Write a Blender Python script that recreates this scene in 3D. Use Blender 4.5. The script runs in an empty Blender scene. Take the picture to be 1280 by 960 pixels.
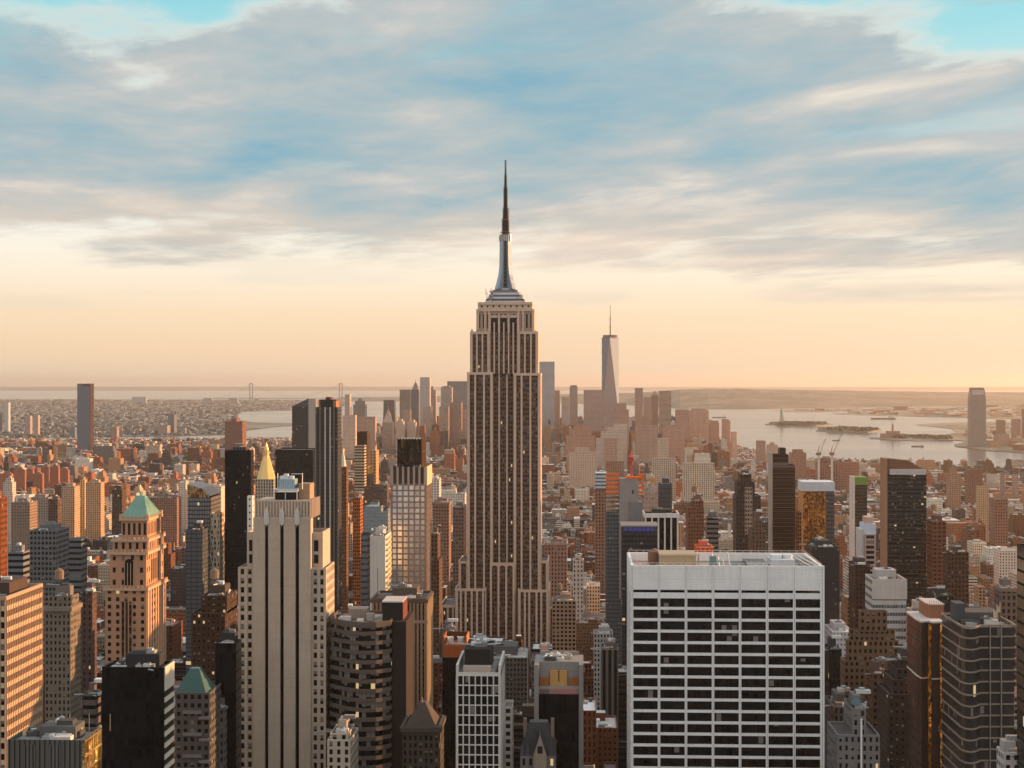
import bpy, math, random
import numpy as np
R = math.radians
random.seed(7)
sc = bpy.context.scene
col = sc.collection
# ---------------------------------------------------------------- camera
F = 1977.0; CX = 640.0; HY = 478.0; EYE = 259.0
A = math.atan(85 / F)                     # the avenues (+Y) run 85 px right of the optical axis
cam = bpy.data.objects.new('camera', bpy.data.cameras.new('camera')); col.objects.link(cam)
cam.location = (0, 0, EYE)
cam.rotation_euler = (R(90) - math.atan((480 - HY) / F), 0, A)
cam.data.sensor_width = 36; cam.data.lens = 36 * F / 1280
cam.data.clip_start = 1; cam.data.clip_end = 250000
sc.camera = cam
# ---------------------------------------------------------------- exposure
sc.view_settings.view_transform = 'Standard'; sc.view_settings.look = 'None'
sc.view_settings.exposure = 0.85; sc.view_settings.gamma = 1
# ---------------------------------------------------------------- sun
SUN_EL = R(9.5); SUN_AZ = R(62)           # azimuth measured from +Y towards +X
sl = bpy.data.lights.new('sun', 'SUN'); sl.energy = 5.0; sl.angle = R(0.6); sl.color = (1.0, 0.52, 0.22)
so = bpy.data.objects.new('sun', sl); col.objects.link(so)
so.rotation_euler = (R(90) - SUN_EL, 0, R(180) - SUN_AZ)
# ---------------------------------------------------------------- node helper
class NT:
    def __init__(s, nt): s.t = nt; nt.nodes.clear()
    def n(s, typ, **kw):
        nd = s.t.nodes.new(typ)
        for k, v in kw.items():
            if k == 'i':
                for a, b in v.items():
                    if hasattr(b, 'is_output'): s.t.links.new(b, nd.inputs[a])
                    else: nd.inputs[a].default_value = b
            else: setattr(nd, k, v)
        return nd
    def m(s, op, a, b=0.0, c=None, clamp=False):
        nd = s.t.nodes.new('ShaderNodeMath'); nd.operation = op; nd.use_clamp = clamp
        for i, x in enumerate((a, b, c)):
            if x is None: continue
            if hasattr(x, 'is_output'): s.t.links.new(x, nd.inputs[i])
            else: nd.inputs[i].default_value = x
        return nd.outputs[0]
    def mix(s, f, a, b, bt='MIX'):
        nd = s.t.nodes.new('ShaderNodeMix'); nd.data_type = 'RGBA'; nd.blend_type = bt
        for i, x in ((0, f), (6, a), (7, b)):
            if hasattr(x, 'is_output'): s.t.links.new(x, nd.inputs[i])
            else: nd.inputs[i].default_value = x if i == 0 else (*x[:3], 1)
        return nd.outputs[2]
    def ramp(s, f, pts, interp='LINEAR'):
        nd = s.t.nodes.new('ShaderNodeValToRGB'); cr = nd.color_ramp; cr.interpolation = interp
        while len(cr.elements) < len(pts): cr.elements.new(0.5)
        for e, (p, c) in zip(cr.elements, pts):
            e.position = p; e.color = (c, c, c, 1) if isinstance(c, (int, float)) else (*c, 1)
        s.t.links.new(f, nd.inputs[0]); return nd.outputs[0]
    def sstep(s, x, a, b):
        nd = s.t.nodes.new('ShaderNodeMapRange'); nd.interpolation_type = 'SMOOTHSTEP'
        s.t.links.new(x, nd.inputs[0]); nd.inputs[1].default_value = a; nd.inputs[2].default_value = b
        return nd.outputs[0]
    def noise(s, vec, scale, detail=4, rough=.55, dist=0.0):
        nd = s.n('ShaderNodeTexNoise', i={'Vector': vec, 'Scale': scale, 'Detail': detail, 'Roughness': rough, 'Distortion': dist})
        return nd.outputs[0]
def lin(r, g, b):
    return tuple(((c / 255 + .055) / 1.055) ** 2.4 if c > 10 else c / 255 / 12.92 for c in (r, g, b))
# ---------------------------------------------------------------- world: sky with a broken cloud deck
w = bpy.data.worlds.new('World'); sc.world = w; w.use_nodes = True
t = NT(w.node_tree)
dr = t.n('ShaderNodeTexCoord').outputs['Generated']
sep = t.n('ShaderNodeSeparateXYZ', i={0: dr})
X_, Y_, V = sep.outputs
U = t.m('ADD', t.m('MULTIPLY', X_, math.cos(A)), t.m('MULTIPLY', Y_, math.sin(A)))
VV = t.m('DIVIDE', V, 0.6, clamp=True)
def vp(y): return math.sin(math.atan((HY - y) / F)) / 0.6
base = t.ramp(VV, [(0, lin(236, 212, 184)), (vp(440), lin(248, 216, 180)), (vp(395), lin(253, 225, 190)), (vp(345), lin(255, 240, 217)),
                   (vp(300), lin(252, 247, 232)), (vp(200), lin(222, 240, 238)), (vp(60), lin(160, 226, 234)), (vp(0), lin(140, 218, 232)), (.7, lin(190, 215, 230)), (1, lin(205, 215, 225))])
# sun side is brighter and creamier
sunside = t.sstep(U, -0.1, 0.45)
glow = t.m('MULTIPLY', sunside, t.m('SUBTRACT', 1.0, t.sstep(V, .02, .16)))
base = t.mix(t.m('MULTIPLY', glow, .28), base, lin(255, 241, 214))
# cloud deck seen in perspective: a plane overhead, so the patches flatten towards the horizon
Q = t.m('DIVIDE', 1.0, t.m('ADD', t.m('MAXIMUM', V, 0.0), .055))
cv = t.n('ShaderNodeCombineXYZ', i={0: t.m('ADD', t.m('MULTIPLY', U, Q), t.m('MULTIPLY', Q, .25)), 1: t.m('MULTIPLY', Q, .78), 2: .37}).outputs[0]
def at(o): return t.n('ShaderNodeVectorMath', operation='ADD', i={0: cv, 1: o}).outputs[0]
n1 = t.noise(at((3.3, 7.2, 2.0)), 1.25, 10, .60, .15)
n2 = t.noise(at((9.1, 1.7, 5.0)), 1.8, 13, .60, .20)
n3 = t.noise(at((1.5, 4.4, 8.0)), .55, 3, .5, .0)
n4 = t.noise(at((5.5, 2.4, 3.0)), .9, 6, .55, .0)
edge = t.m('ADD', V, t.m('ADD', t.m('MULTIPLY', t.m('SUBTRACT', n1, .5), .090), t.m('MULTIPLY', U, .035)))
cover = t.sstep(edge, .070, .092)
gap = t.sstep(t.m('ADD', t.m('ADD', V, t.m('MULTIPLY', t.m('SUBTRACT', n1, .5), .22)), t.m('MULTIPLY', t.m('ABSOLUTE', t.m('SUBTRACT', U, .03)), .24)), .258, .298)
cover = t.m('MULTIPLY', cover, t.m('SUBTRACT', 1.0, t.m('MULTIPLY', gap, t.m('ADD', .80, t.m('MULTIPLY', n2, .1), clamp=True))))
thin = t.sstep(n1, .30, .46)
cover = t.m('MULTIPLY', cover, t.m('ADD', .72, t.m('MULTIPLY', thin, .28)))
# stray streaks of cloud under the deck
strk = t.noise(t.n('ShaderNodeCombineXYZ', i={0: t.m('MULTIPLY', U, 5.0), 1: t.m('MULTIPLY', V, 60.0), 2: 3.7}).outputs[0], 1.0, 4, .5, .1)
sb = t.m('MULTIPLY', t.sstep(strk, .51, .62), t.m('MULTIPLY', t.sstep(V, .035, .052), .55))
cover = t.m('MAXIMUM', cover, t.m('MULTIPLY', sb, t.m('ADD', .35, t.m('MULTIPLY', sunside, .65))))
shade = t.m('ADD', t.m('MULTIPLY', n2, .52), t.m('ADD', t.m('MULTIPLY', n3, .38), t.m('MULTIPLY', n1, .10)))
ccol = t.ramp(shade, [(.37, lin(122, 174, 196)), (.43, lin(150, 182, 194)), (.49, lin(171, 188, 193)), (.54, lin(190, 195, 195)), (.59, lin(213, 209, 202)), (.67, lin(248, 235, 216))])
warm = t.m('SUBTRACT', 1.0, t.sstep(edge, .085, .125))
ccol = t.mix(t.m('MULTIPLY', warm, .45), ccol, lin(244, 216, 190))
rim = t.m('MULTIPLY', t.m('MULTIPLY', gap, t.m('SUBTRACT', 1.0, gap)), 2.4, clamp=True)
ccol = t.mix(rim, ccol, lin(252, 240, 224))
low = t.m('MULTIPLY', t.sstep(V, .046, .053), t.m('SUBTRACT', 1.0, t.sstep(V, .056, .064)))
low = t.m('MULTIPLY', low, t.m('MULTIPLY', t.sstep(U, .13, .20), t.sstep(t.noise(t.n('ShaderNodeCombineXYZ', i={0: t.m('MULTIPLY', U, 9.0), 1: t.m('MULTIPLY', V, 90.0), 2: 6.1}).outputs[0], 1.0, 5, .55), .30, .62)))
cover = t.m('MAXIMUM', cover, t.m('MULTIPLY', low, .75))
sky = t.mix(cover, base, ccol)
# unseen sky behind the viewer set to an even neutral tone for its light
nface = t.sstep(t.m('MULTIPLY', Y_, -1.0), -.2, .5)
sky = t.mix(nface, sky, (.60, .60, .595))
# extra gain overhead and behind the viewer, added to fill the shaded walls
gain = t.m('ADD', 1.0, t.m('MULTIPLY', t.sstep(V, .27, .6), 0.1))
north = t.m('MULTIPLY', t.sstep(t.m('MULTIPLY', Y_, -1.0), -.1, .7), t.sstep(V, -.05, .1))
gain = t.m('ADD', gain, t.m('MULTIPLY', north, 0.35))
sky = t.mix(1.0, sky, t.n('ShaderNodeCombineColor', i={0: gain, 1: gain, 2: gain}).outputs[0], 'MULTIPLY')
nish = t.n('ShaderNodeTexSky'); nish.sky_type = 'NISHITA'; nish.sun_disc = False
nish.sun_elevation = SUN_EL; nish.sun_rotation = SUN_AZ; nish.altitude = 260; nish.dust_density = 3
b1 = t.n('ShaderNodeBackground', i={'Color': nish.outputs[0], 'Strength': .05})
b2 = t.n('ShaderNodeBackground', i={'Color': sky, 'Strength': .60})
mx = t.n('ShaderNodeMixShader', i={0: .93, 1: b1.outputs[0], 2: b2.outputs[0]})
t.n('ShaderNodeOutputWorld', i={0: mx.outputs[0]})

# ---------------------------------------------------------------- materials, all driven by two face attributes
MATS = {}
def newmat(name):
    m = bpy.data.materials.new(name); m.use_nodes = True; MATS[name] = m; return NT(m.node_tree)
def attrs(t):
    a = t.n('ShaderNodeAttribute', attribute_name='tint'); b = t.n('ShaderNodeAttribute', attribute_name='pattern')
    return a, b
def finish(t, **i):
    bs = t.n('ShaderNodeBsdfPrincipled', i={k.replace('_', ' '): v for k, v in i.items()})
    t.n('ShaderNodeOutputMaterial', i={0: bs.outputs[0]}); return bs
# facade: windows counted in UV units (one bay by one floor)
t = newmat('facade'); a, b = attrs(t)
uv = t.n('ShaderNodeUVMap').outputs[0]
su = t.n('ShaderNodeSeparateXYZ', i={0: uv}); u, v, _ = su.outputs
pp = t.n('ShaderNodeSeparateColor', i={0: b.outputs['Color']}); ww, wh, bl = pp.outputs; lit = b.outputs['Alpha']; refl = a.outputs['Alpha']
mu = t.m('LESS_THAN', t.m('ABSOLUTE', t.m('SUBTRACT', t.m('FRACT', u), .5)), t.m('MULTIPLY', ww, .5))
mv = t.m('LESS_THAN', t.m('ABSOLUTE', t.m('SUBTRACT', t.m('FRACT', v), .5)), t.m('MULTIPLY', wh, .5))
mask = t.m('MULTIPLY', mu, mv)
cell = t.n('ShaderNodeVectorMath', operation='FLOOR', i={0: uv}).outputs[0]
wn = t.n('ShaderNodeTexWhiteNoise', noise_dimensions='2D', i={'Vector': cell})
rc = t.n('ShaderNodeSeparateColor', i={0: wn.outputs['Color']})
pos = t.n('ShaderNodeNewGeometry').outputs['Position']
dirt = t.noise(pos, .035, 4, .6)
grain = t.noise(t.n('ShaderNodeVectorMath', operation='MULTIPLY', i={0: pos, 1: (.5, .5, .05)}).outputs[0], 1.0, 4, .6)
k = t.m('ADD', .62, t.m('ADD', t.m('MULTIPLY', dirt, .40), t.m('MULTIPLY', grain, .36)))
wall = t.mix(1.0, a.outputs['Color'], t.n('ShaderNodeCombineColor', i={0: k, 1: k, 2: k}).outputs[0], 'MULTIPLY')
blind = t.m('LESS_THAN', rc.outputs[0], bl)
# blinds pulled part of the way down
fv = t.m('ADD', t.m('DIVIDE', t.m('SUBTRACT', t.m('FRACT', v), .5), t.m('MAXIMUM', wh, .01)), .5)
blind = t.m('MULTIPLY', blind, t.m('GREATER_THAN', fv, t.m('MULTIPLY', rc.outputs[2], .8)))
dark = t.mix(rc.outputs[1], (.002, .0022, .0026), (.012, .0125, .014))
gl = t.mix(refl, dark, (.80, .88, .97))
jit = t.m('ADD', .72, t.m('MULTIPLY', rc.outputs[1], .4))
gl = t.mix(refl, gl, t.n('ShaderNodeCombineColor', i={0: jit, 1: jit, 2: jit}).outputs[0], 'MULTIPLY')
gl = t.mix(t.m('MULTIPLY', blind, .7), gl, (.26, .23, .20))
base = t.mix(mask, wall, gl)
isl = t.m('MULTIPLY', mask, t.m('GREATER_THAN', rc.outputs[2], t.m('SUBTRACT', 1.0, t.m('MULTIPLY', lit, .45))))
bmp = t.n('ShaderNodeBump', invert=True, i={'Height': mask, 'Distance': .35, 'Strength': .5})
finish(t, Base_Color=base, Roughness=t.m('ADD', .85, t.m('MULTIPLY', mask, -.66)), Metallic=t.m('MULTIPLY', t.m('MULTIPLY', mask, refl), t.m('SUBTRACT', 1.0, blind)),
       Specular_IOR_Level=t.m('ADD', .15, t.m('MULTIPLY', mask, .05)), Emission_Color=(1.0, .72, .36, 1), Emission_Strength=t.m('MULTIPLY', isl, .35), Normal=bmp.outputs[0])
# stone / concrete / painted
t = newmat('stone'); a, b = attrs(t)
pos = t.n('ShaderNodeNewGeometry').outputs['Position']
g1 = t.noise(pos, .09, 5, .65); g2 = t.noise(t.n('ShaderNodeVectorMath', operation='MULTIPLY', i={0: pos, 1: (1.4, 1.4, .06)}).outputs[0], 1.0, 4, .6)
g3 = t.noise(pos, 1.3, 3, .6)
pz = t.n('ShaderNodeSeparateXYZ', i={0: pos}).outputs[2]
j1 = t.m('LESS_THAN', t.m('FRACT', t.m('DIVIDE', pz, 3.8)), .05)
j2 = t.m('LESS_THAN', t.m('FRACT', t.m('DIVIDE', pz, .95)), .12)
k = t.m('ADD', t.m('SUBTRACT', .58, t.m('ADD', t.m('MULTIPLY', j1, .12), t.m('MULTIPLY', j2, .05))), t.m('ADD', t.m('MULTIPLY', g1, .34), t.m('ADD', t.m('MULTIPLY', g2, .32), t.m('MULTIPLY', g3, .18))))
wall = t.mix(1.0, a.outputs['Color'], t.n('ShaderNodeCombineColor', i={0: k, 1: k, 2: k}).outputs[0], 'MULTIPLY')
finish(t, Base_Color=wall, Roughness=.85, Specular_IOR_Level=.2)
# roofing felt, gravel and paint patches
t = newmat('roofing'); a, b = attrs(t)
pos = t.n('ShaderNodeNewGeometry').outputs['Position']
g1 = t.noise(pos, .12, 4, .6); g2 = t.noise(pos, .6, 5, .7)
k = t.m('ADD', .35, t.m('ADD', t.m('MULTIPLY', g1, .7), t.m('MULTIPLY', g2, .6)))
wall = t.mix(1.0, a.outputs['Color'], t.n('ShaderNodeCombineColor', i={0: k, 1: k, 2: k}).outputs[0], 'MULTIPLY')
finish(t, Base_Color=wall, Roughness=.9, Specular_IOR_Level=.2)
# metal and glass
t = newmat('metal'); a, b = attrs(t)
pos = t.n('ShaderNodeNewGeometry').outputs['Position']
finish(t, Base_Color=a.outputs['Color'], Metallic=.8, Roughness=t.m('ADD', .25, t.m('MULTIPLY', t.noise(pos, .3, 3), .3)))
t = newmat('dark_glass'); a, b = attrs(t)
finish(t, Base_Color=a.outputs['Color'], Roughness=.10, Specular_IOR_Level=.09)
t = newmat('wavy_glass'); a, b = attrs(t)          # mirror glass whose panes are not quite flat
pos = t.n('ShaderNodeNewGeometry').outputs['Position']
nn = t.noise(t.n('ShaderNodeVectorMath', operation='MULTIPLY', i={0: pos, 1: (.16, .16, .055)}).outputs[0], 1.0, 4, .6, 1.5)
bp = t.n('ShaderNodeBump', i={'Height': nn, 'Distance': 9.0, 'Strength': .8})
finish(t, Base_Color=a.outputs['Color'], Metallic=1.0, Roughness=.1, Normal=bp.outputs[0])
t = newmat('lamp'); a, b = attrs(t)
finish(t, Base_Color=(0, 0, 0, 1), Emission_Color=a.outputs['Color'], Emission_Strength=1.0)
# asphalt ground with blocks
t = newmat('asphalt')
pos = t.n('ShaderNodeNewGeometry').outputs['Position']
finish(t, Base_Color=t.mix(t.noise(pos, .02, 5), (.03, .03, .03), (.075, .07, .065)), Roughness=.9)
t = newmat('far_land')
pos = t.n('ShaderNodeNewGeometry').outputs['Position']
c1 = t.mix(t.sstep(t.noise(pos, .0012, 5, .6), .42, .58), (.05, .065, .04), (.20, .17, .14))
c2 = t.mix(t.sstep(t.noise(pos, .008, 4, .7), .5, .62), c1, (.22, .20, .175))
finish(t, Base_Color=c2, Roughness=.9)
t = newmat('hill_land')
pos = t.n('ShaderNodeNewGeometry').outputs['Position']
c1 = t.mix(t.sstep(t.noise(pos, .0016, 6, .65), .46, .6), (.03, .04, .028), (.12, .105, .09))
finish(t, Base_Color=c1, Roughness=.9)
t = newmat('sea_water')
pos = t.n('ShaderNodeNewGeometry').outputs['Position']
wv = t.noise(t.n('ShaderNodeVectorMath', operation='MULTIPLY', i={0: pos, 1: (.012, .03, .02)}).outputs[0], 1.0, 6, .7)
big = t.noise(t.n('ShaderNodeVectorMath', operation='MULTIPLY', i={0: pos, 1: (.0004, .0014, .0)}).outputs[0], 1.0, 5, .6, .6)
bp = t.n('ShaderNodeBump', i={'Height': wv, 'Distance': 1.2, 'Strength': .25})
finish(t, Base_Color=t.mix(big, (.09, .075, .06), (.15, .125, .10)), Roughness=t.m('ADD', .10, t.m('MULTIPLY', big, .16)), IOR=1.33, Normal=bp.outputs[0])
t = newmat('foliage'); a, b = attrs(t)
finish(t, Base_Color=a.outputs['Color'], Roughness=.8, Specular_IOR_Level=.2)

# ---------------------------------------------------------------- projection helpers: pixel column + real distance -> place
def tn(px): return math.tan(math.atan((px - CX) / F) - A)
def PX(px, Y): return Y * tn(px)
def dep(x, y): return -x * math.sin(A) + y * math.cos(A)
def ZZ(py, x, y): return EYE - (py - HY) * dep(x, y) / F
def proj(x, y, z):
    d = dep(x, y); r = x * math.cos(A) + y * math.sin(A)
    return CX + F * r / d, HY + F * (EYE - z) / d
def ground(px, py, z=0.0):
    d = (EYE - z) * F / (py - HY); r = (px - CX) / F * d
    return (r * math.cos(A) - d * math.sin(A), r * math.sin(A) + d * math.cos(A))

# ---------------------------------------------------------------- mesh builder
class MB:
    def __init__(s): s.v = []; s.f = []; s.m = []; s.uv = []; s.c = []; s.p = []; s.d = ('stone', (.5, .5, .5), 0.0, (0, 0, 0, 0))
    def face(s, pts, mat='stone', c=(.5, .5, .5), p=(0, 0, 0, 0), uv=None, rf=0.0):
        i = len(s.v); s.v.extend(pts); s.f.append(tuple(range(i, i + len(pts)))); s.m.append(mat)
        s.c.append((c[0], c[1], c[2], rf)); s.p.append(p)
        s.uv.extend(uv if uv else [(0, 0)] * len(pts))
    def ring(s, pts, z0, z1, mat, c, p=(0, 0, 0, 0), bay=0, fl=0, rf=0.0, pts2=None, closed=True):
        """walls round a counter-clockwise outline; pts2 = the outline at the top"""
        n = len(pts); q = pts2 or pts; off = random.randint(0, 900)
        vf = max(1, round((z1 - z0) / fl)) if fl else 0
        for i in range(n if closed else n - 1):
            a, b = pts[i], pts[(i + 1) % n]; a2, b2 = q[i], q[(i + 1) % n]
            uv = None
            if bay:
                nb = max(1, round(math.hypot(b[0] - a[0], b[1] - a[1]) / bay))
                uv = [(off, 0 + off), (off + nb, off), (off + nb, off + vf), (off, off + vf)]; off += nb + 3
            s.face([(a[0], a[1], z0), (b[0], b[1], z0), (b2[0], b2[1], z1), (a2[0], a2[1], z1)], mat, c, p, uv, rf)
    def cap(s, pts, z, mat, c): s.face([(x, y, z) for x, y in pts], mat, c)
    def prism(s, pts, z0, z1, mat='stone', c=(.5, .5, .5), top=None, tc=None, bottom=False, **k):
        s.ring(pts, z0, z1, mat, c, **k)
        s.cap(k.get('pts2') or pts, z1, top or ('roofing' if mat == 'facade' else mat), tc or c)
        if bottom: s.cap(pts[::-1], z0, mat if mat != 'facade' else 'stone', c)
    def box(s, x0, x1, y0, y1, z0, z1, mat='stone', c=(.5, .5, .5), **k):
        k.setdefault('bottom', True)
        s.prism([(x0, y0), (x1, y0), (x1, y1), (x0, y1)], z0, z1, mat, c, **k)
    def bar(s, a, b, r, mat='metal', c=(.3, .3, .3), r2=None, n=5):
        a = np.array(a, float); b = np.array(b, float); d = b - a; L = np.linalg.norm(d)
        if L < 1e-6: return
        d /= L; h = np.array((0, 0, 1.)) if abs(d[2]) < .9 else np.array((1., 0, 0))
        e = np.cross(d, h); e /= np.linalg.norm(e); g = np.cross(d, e); r2 = r if r2 is None else r2
        P = [[tuple(o + rr * (math.cos(t) * e + math.sin(t) * g)) for t in [2 * math.pi * i / n for i in range(n)]] for o, rr in ((a, r), (b, r2))]
        for i in range(n):
            j = (i + 1) % n; s.face([P[0][i], P[0][j], P[1][j], P[1][i]], mat, c)
        s.face(P[1], mat, c); s.face(P[0][::-1], mat, c)
    def cyl(s, x, y, z0, z1, r, r2=None, n=12, mat='stone', c=(.5, .5, .5), **k):
        o = circle(x, y, r, n); s.prism(o, z0, z1, mat, c, pts2=circle(x, y, r if r2 is None else r2, n), **k)
    def cone(s, pts, z0, apex, mat, c):
        n = len(pts)
        for i in range(n):
            a, b = pts[i], pts[(i + 1) % n]; s.face([(a[0], a[1], z0), (b[0], b[1], z0), apex], mat, c)
    def build(s, name, parent=None, loc=None):
        if not s.f: return None
        me = bpy.data.meshes.new(name); v = np.array(s.v, float)
        o0 = np.array(parent.get('_o', (0, 0, 0)) if parent else (loc or (0, 0, 0)), float)
        if parent is not None and parent.type == 'EMPTY': o0 = np.array(ROOTS[parent.name])
        elif parent is not None: o0 = np.array(ROOTS.get(parent.name, (0, 0, 0)))
        v = v - o0
        me.from_pydata([tuple(x) for x in v], [], s.f)
        keys = list(dict.fromkeys(s.m)); idx = {k: i for i, k in enumerate(keys)}
        for k in keys: me.materials.append(MATS[k])
        me.polygons.foreach_set('material_index', [idx[k] for k in s.m])
        ul = me.uv_layers.new(name='UVMap'); ul.data.foreach_set('uv', np.array(s.uv, dtype=np.float32).ravel())
        at = me.attributes.new('tint', 'FLOAT_COLOR', 'FACE'); at.data.foreach_set('color', np.array(s.c, dtype=np.float32).ravel())
        at = me.attributes.new('pattern', 'FLOAT_COLOR', 'FACE'); at.data.foreach_set('color', np.array(s.p, dtype=np.float32).ravel())
        ob = bpy.data.objects.new(name, me); col.objects.link(ob)
        if parent: ob.parent = parent
        elif loc: ob.location = loc
        ROOTS[ob.name] = tuple(o0)
        return ob
ROOTS = {}
def circle(x, y, r, n=12, ph=0.0): return [(x + r * math.cos(ph + 2 * math.pi * i / n), y + r * math.sin(ph + 2 * math.pi * i / n)) for i in range(n)]
def rect(x0, x1, y0, y1): return [(x0, y0), (x1, y0), (x1, y1), (x0, y1)]
def root(name, label, cat, x, y, z=0.0, group=None):
    o = bpy.data.objects.new(name, None); col.objects.link(o); o.location = (x, y, z); o.empty_display_size = 5
    ROOTS[o.name] = (x, y, z); tag(o, label, cat, group); return o
def tag(o, label=None, cat=None, group=None, kind=None):
    if label: o['label'] = label
    if cat: o['category'] = cat
    if group: o['group'] = group
    if kind: o['kind'] = kind
    return o
HERO = []      # footprints of the individually modelled buildings: x0,x1,y0,y1, px0,px1, lowest visible row, short name
def reg(x0, x1, y0, y1, H, ybot, short=None):
    p = [proj(x, y, H)[0] for x in (x0, x1) for y in (y0, y1)]
    HERO.append((x0, x1, y0, y1, min(p), max(p), ybot, H, short))

# ---------------------------------------------------------------- roof pieces
def tank(mb, x, y, z, r=2.2, h=4.2, c=(.28, .19, .12)):
    for a in range(4):
        t = math.pi / 4 + a * math.pi / 2; mb.bar((x + r * .8 * math.cos(t), y + r * .8 * math.sin(t), z), (x + r * .8 * math.cos(t), y + r * .8 * math.sin(t), z + 3.2), .15, 'metal', (.12, .12, .12), n=4)
    mb.cyl(x, y, z + 3.2, z + 3.2 + h, r, n=10, mat='stone', c=c, bottom=True)
    mb.cone(circle(x, y, r * 1.1, 10), z + 3.2 + h, (x, y, z + 3.2 + h + r * .8), 'roofing', tuple(v * .8 for v in c))
def plant(mb, x0, x1, y0, y1, z, n, rnd, hmax=3.0):
    """cooling units, ducts and hatches scattered on a roof"""
    for i in range(n):
        w_ = rnd.uniform(1.2, 5); d = rnd.uniform(1.2, 4); x = rnd.uniform(x0 + 1.5, max(x0 + 1.6, x1 - w_ - 1.5)); y = rnd.uniform(y0 + 1.5, max(y0 + 1.6, y1 - d - 1.5))
        g = rnd.choice((.08, .2, .35, .55, .7)); h = rnd.uniform(.8, hmax)
        mb.box(x, x + w_, y, y + d, z, z + h, 'stone', (g, g * .97, g * .92))
        if rnd.random() < .3: mb.cyl(x + w_ / 2, y + d / 2, z + h, z + h + .7, min(w_, d) * .35, n=8, mat='metal', c=(.4, .4, .4))
        if rnd.random() < .2: mb.bar((x, y, z + .4), (x + rnd.uniform(-8, 8), y + rnd.uniform(-5, 5), z + .4), .3, 'metal', (.45, .45, .45))
def units(r, x0, x1, y0, y1, z, n, rnd, hmax=3.0, name='cooling_unit'):
    for i in range(n): m_ = MB(); plant(m_, x0, x1, y0, y1, z, 1, rnd, hmax); m_.build(name, r)
def S(c, bay=3.2, fl=3.7, ww=.5, wh=.55, bl=.2, rf=0.0, lit=.006, roof=None):
    return dict(c=c, bay=bay, fl=fl, p=(ww, wh, bl, lit), rf=rf, roof=roof or (.16, .15, .14))
def mass(mb, x0, x1, y0, y1, z0, z1, st, par=1.1, poly=None):
    """one wall volume with a real parapet"""
    pts = poly or rect(x0, x1, y0, y1); cx = sum(p[0] for p in pts) / len(pts); cy = sum(p[1] for p in pts) / len(pts)
    mb.ring(pts, z0, z1, 'facade', st['c'], p=st['p'], bay=st['bay'], fl=st['fl'], rf=st['rf'])
    s_ = 1 - .45 / max(6, min(max(p[0] for p in pts) - cx, max(p[1] for p in pts) - cy))
    inn = [(cx + (x - cx) * s_, cy + (y - cy) * s_) for x, y in pts]; n = len(pts)
    for i in range(n):
        j = (i + 1) % n
        mb.face([(*pts[i], z1), (*pts[j], z1), (*inn[j], z1), (*inn[i], z1)], 'stone', tuple(min(.8, v * 1.15 + .03) for v in st['c']))
        mb.face([(*inn[j], z1 - par), (*inn[i], z1 - par), (*inn[i], z1), (*inn[j], z1)], 'stone', st['c'])
    mb.cap(inn, z1 - par, 'roofing', st['roof'])
def grid(mb, x0, x1, y0, y1, z0, z1, bay, fl, pw, sh, pr, c, pmat='stone', sc_=None, skip='', piers=True, off=0.0):
    """real piers and spandrels standing proud of a glazed core"""
    sc_ = sc_ or c; nf = max(1, round((z1 - z0) / fl)); fh = (z1 - z0) / nf
    for side in 'flrb':
        if side in skip: continue
        L = (x1 - x0) if side in 'fb' else (y1 - y0); n = max(1, round(L / bay)); st = L / n
        if piers:
            for i in range(n + 1):
                q = i * st; a = q - pw / 2 if 0 < i < n else (q - .02 if i == 0 else q - pw + .02); b_ = a + pw
                if side == 'f': mb.box(x0 + a, x0 + b_, y0 - pr, y0 + .05, z0, z1, pmat, c)
                elif side == 'b': mb.box(x0 + a, x0 + b_, y1 - .05, y1 + pr, z0, z1, pmat, c)
                elif side == 'l': mb.box(x0 - pr, x0 + .05, y0 + a, y0 + b_, z0, z1, pmat, c)
                else: mb.box(x1 - .05, x1 + pr, y0 + a, y0 + b_, z0, z1, pmat, c)
        if sh > 0:
            q = pr * .55
            for k in range(nf + 1):
                za = z0 + k * fh + off; zb = min(za + sh, z1 + .3)
                if za >= z1 + .2: continue
                if side == 'f': mb.box(x0, x1, y0 - q, y0 + .03, za, zb, pmat, sc_)
                elif side == 'b': mb.box(x0, x1, y1 - .03, y1 + q, za, zb, pmat, sc_)
                elif side == 'l': mb.box(x0 - q, x0 + .03, y0, y1, za, zb, pmat, sc_)
                else: mb.box(x1 - .03, x1 + q, y0, y1, za, zb, pmat, sc_)
def off_poly(pts, d):
    cx = sum(p[0] for p in pts) / len(pts); cy = sum(p[1] for p in pts) / len(pts)
    return [(x + d * (x - cx) / max(1, math.hypot(x - cx, y - cy)), y + d * (y - cy) / max(1, math.hypot(x - cx, y - cy))) for x, y in pts]

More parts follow.
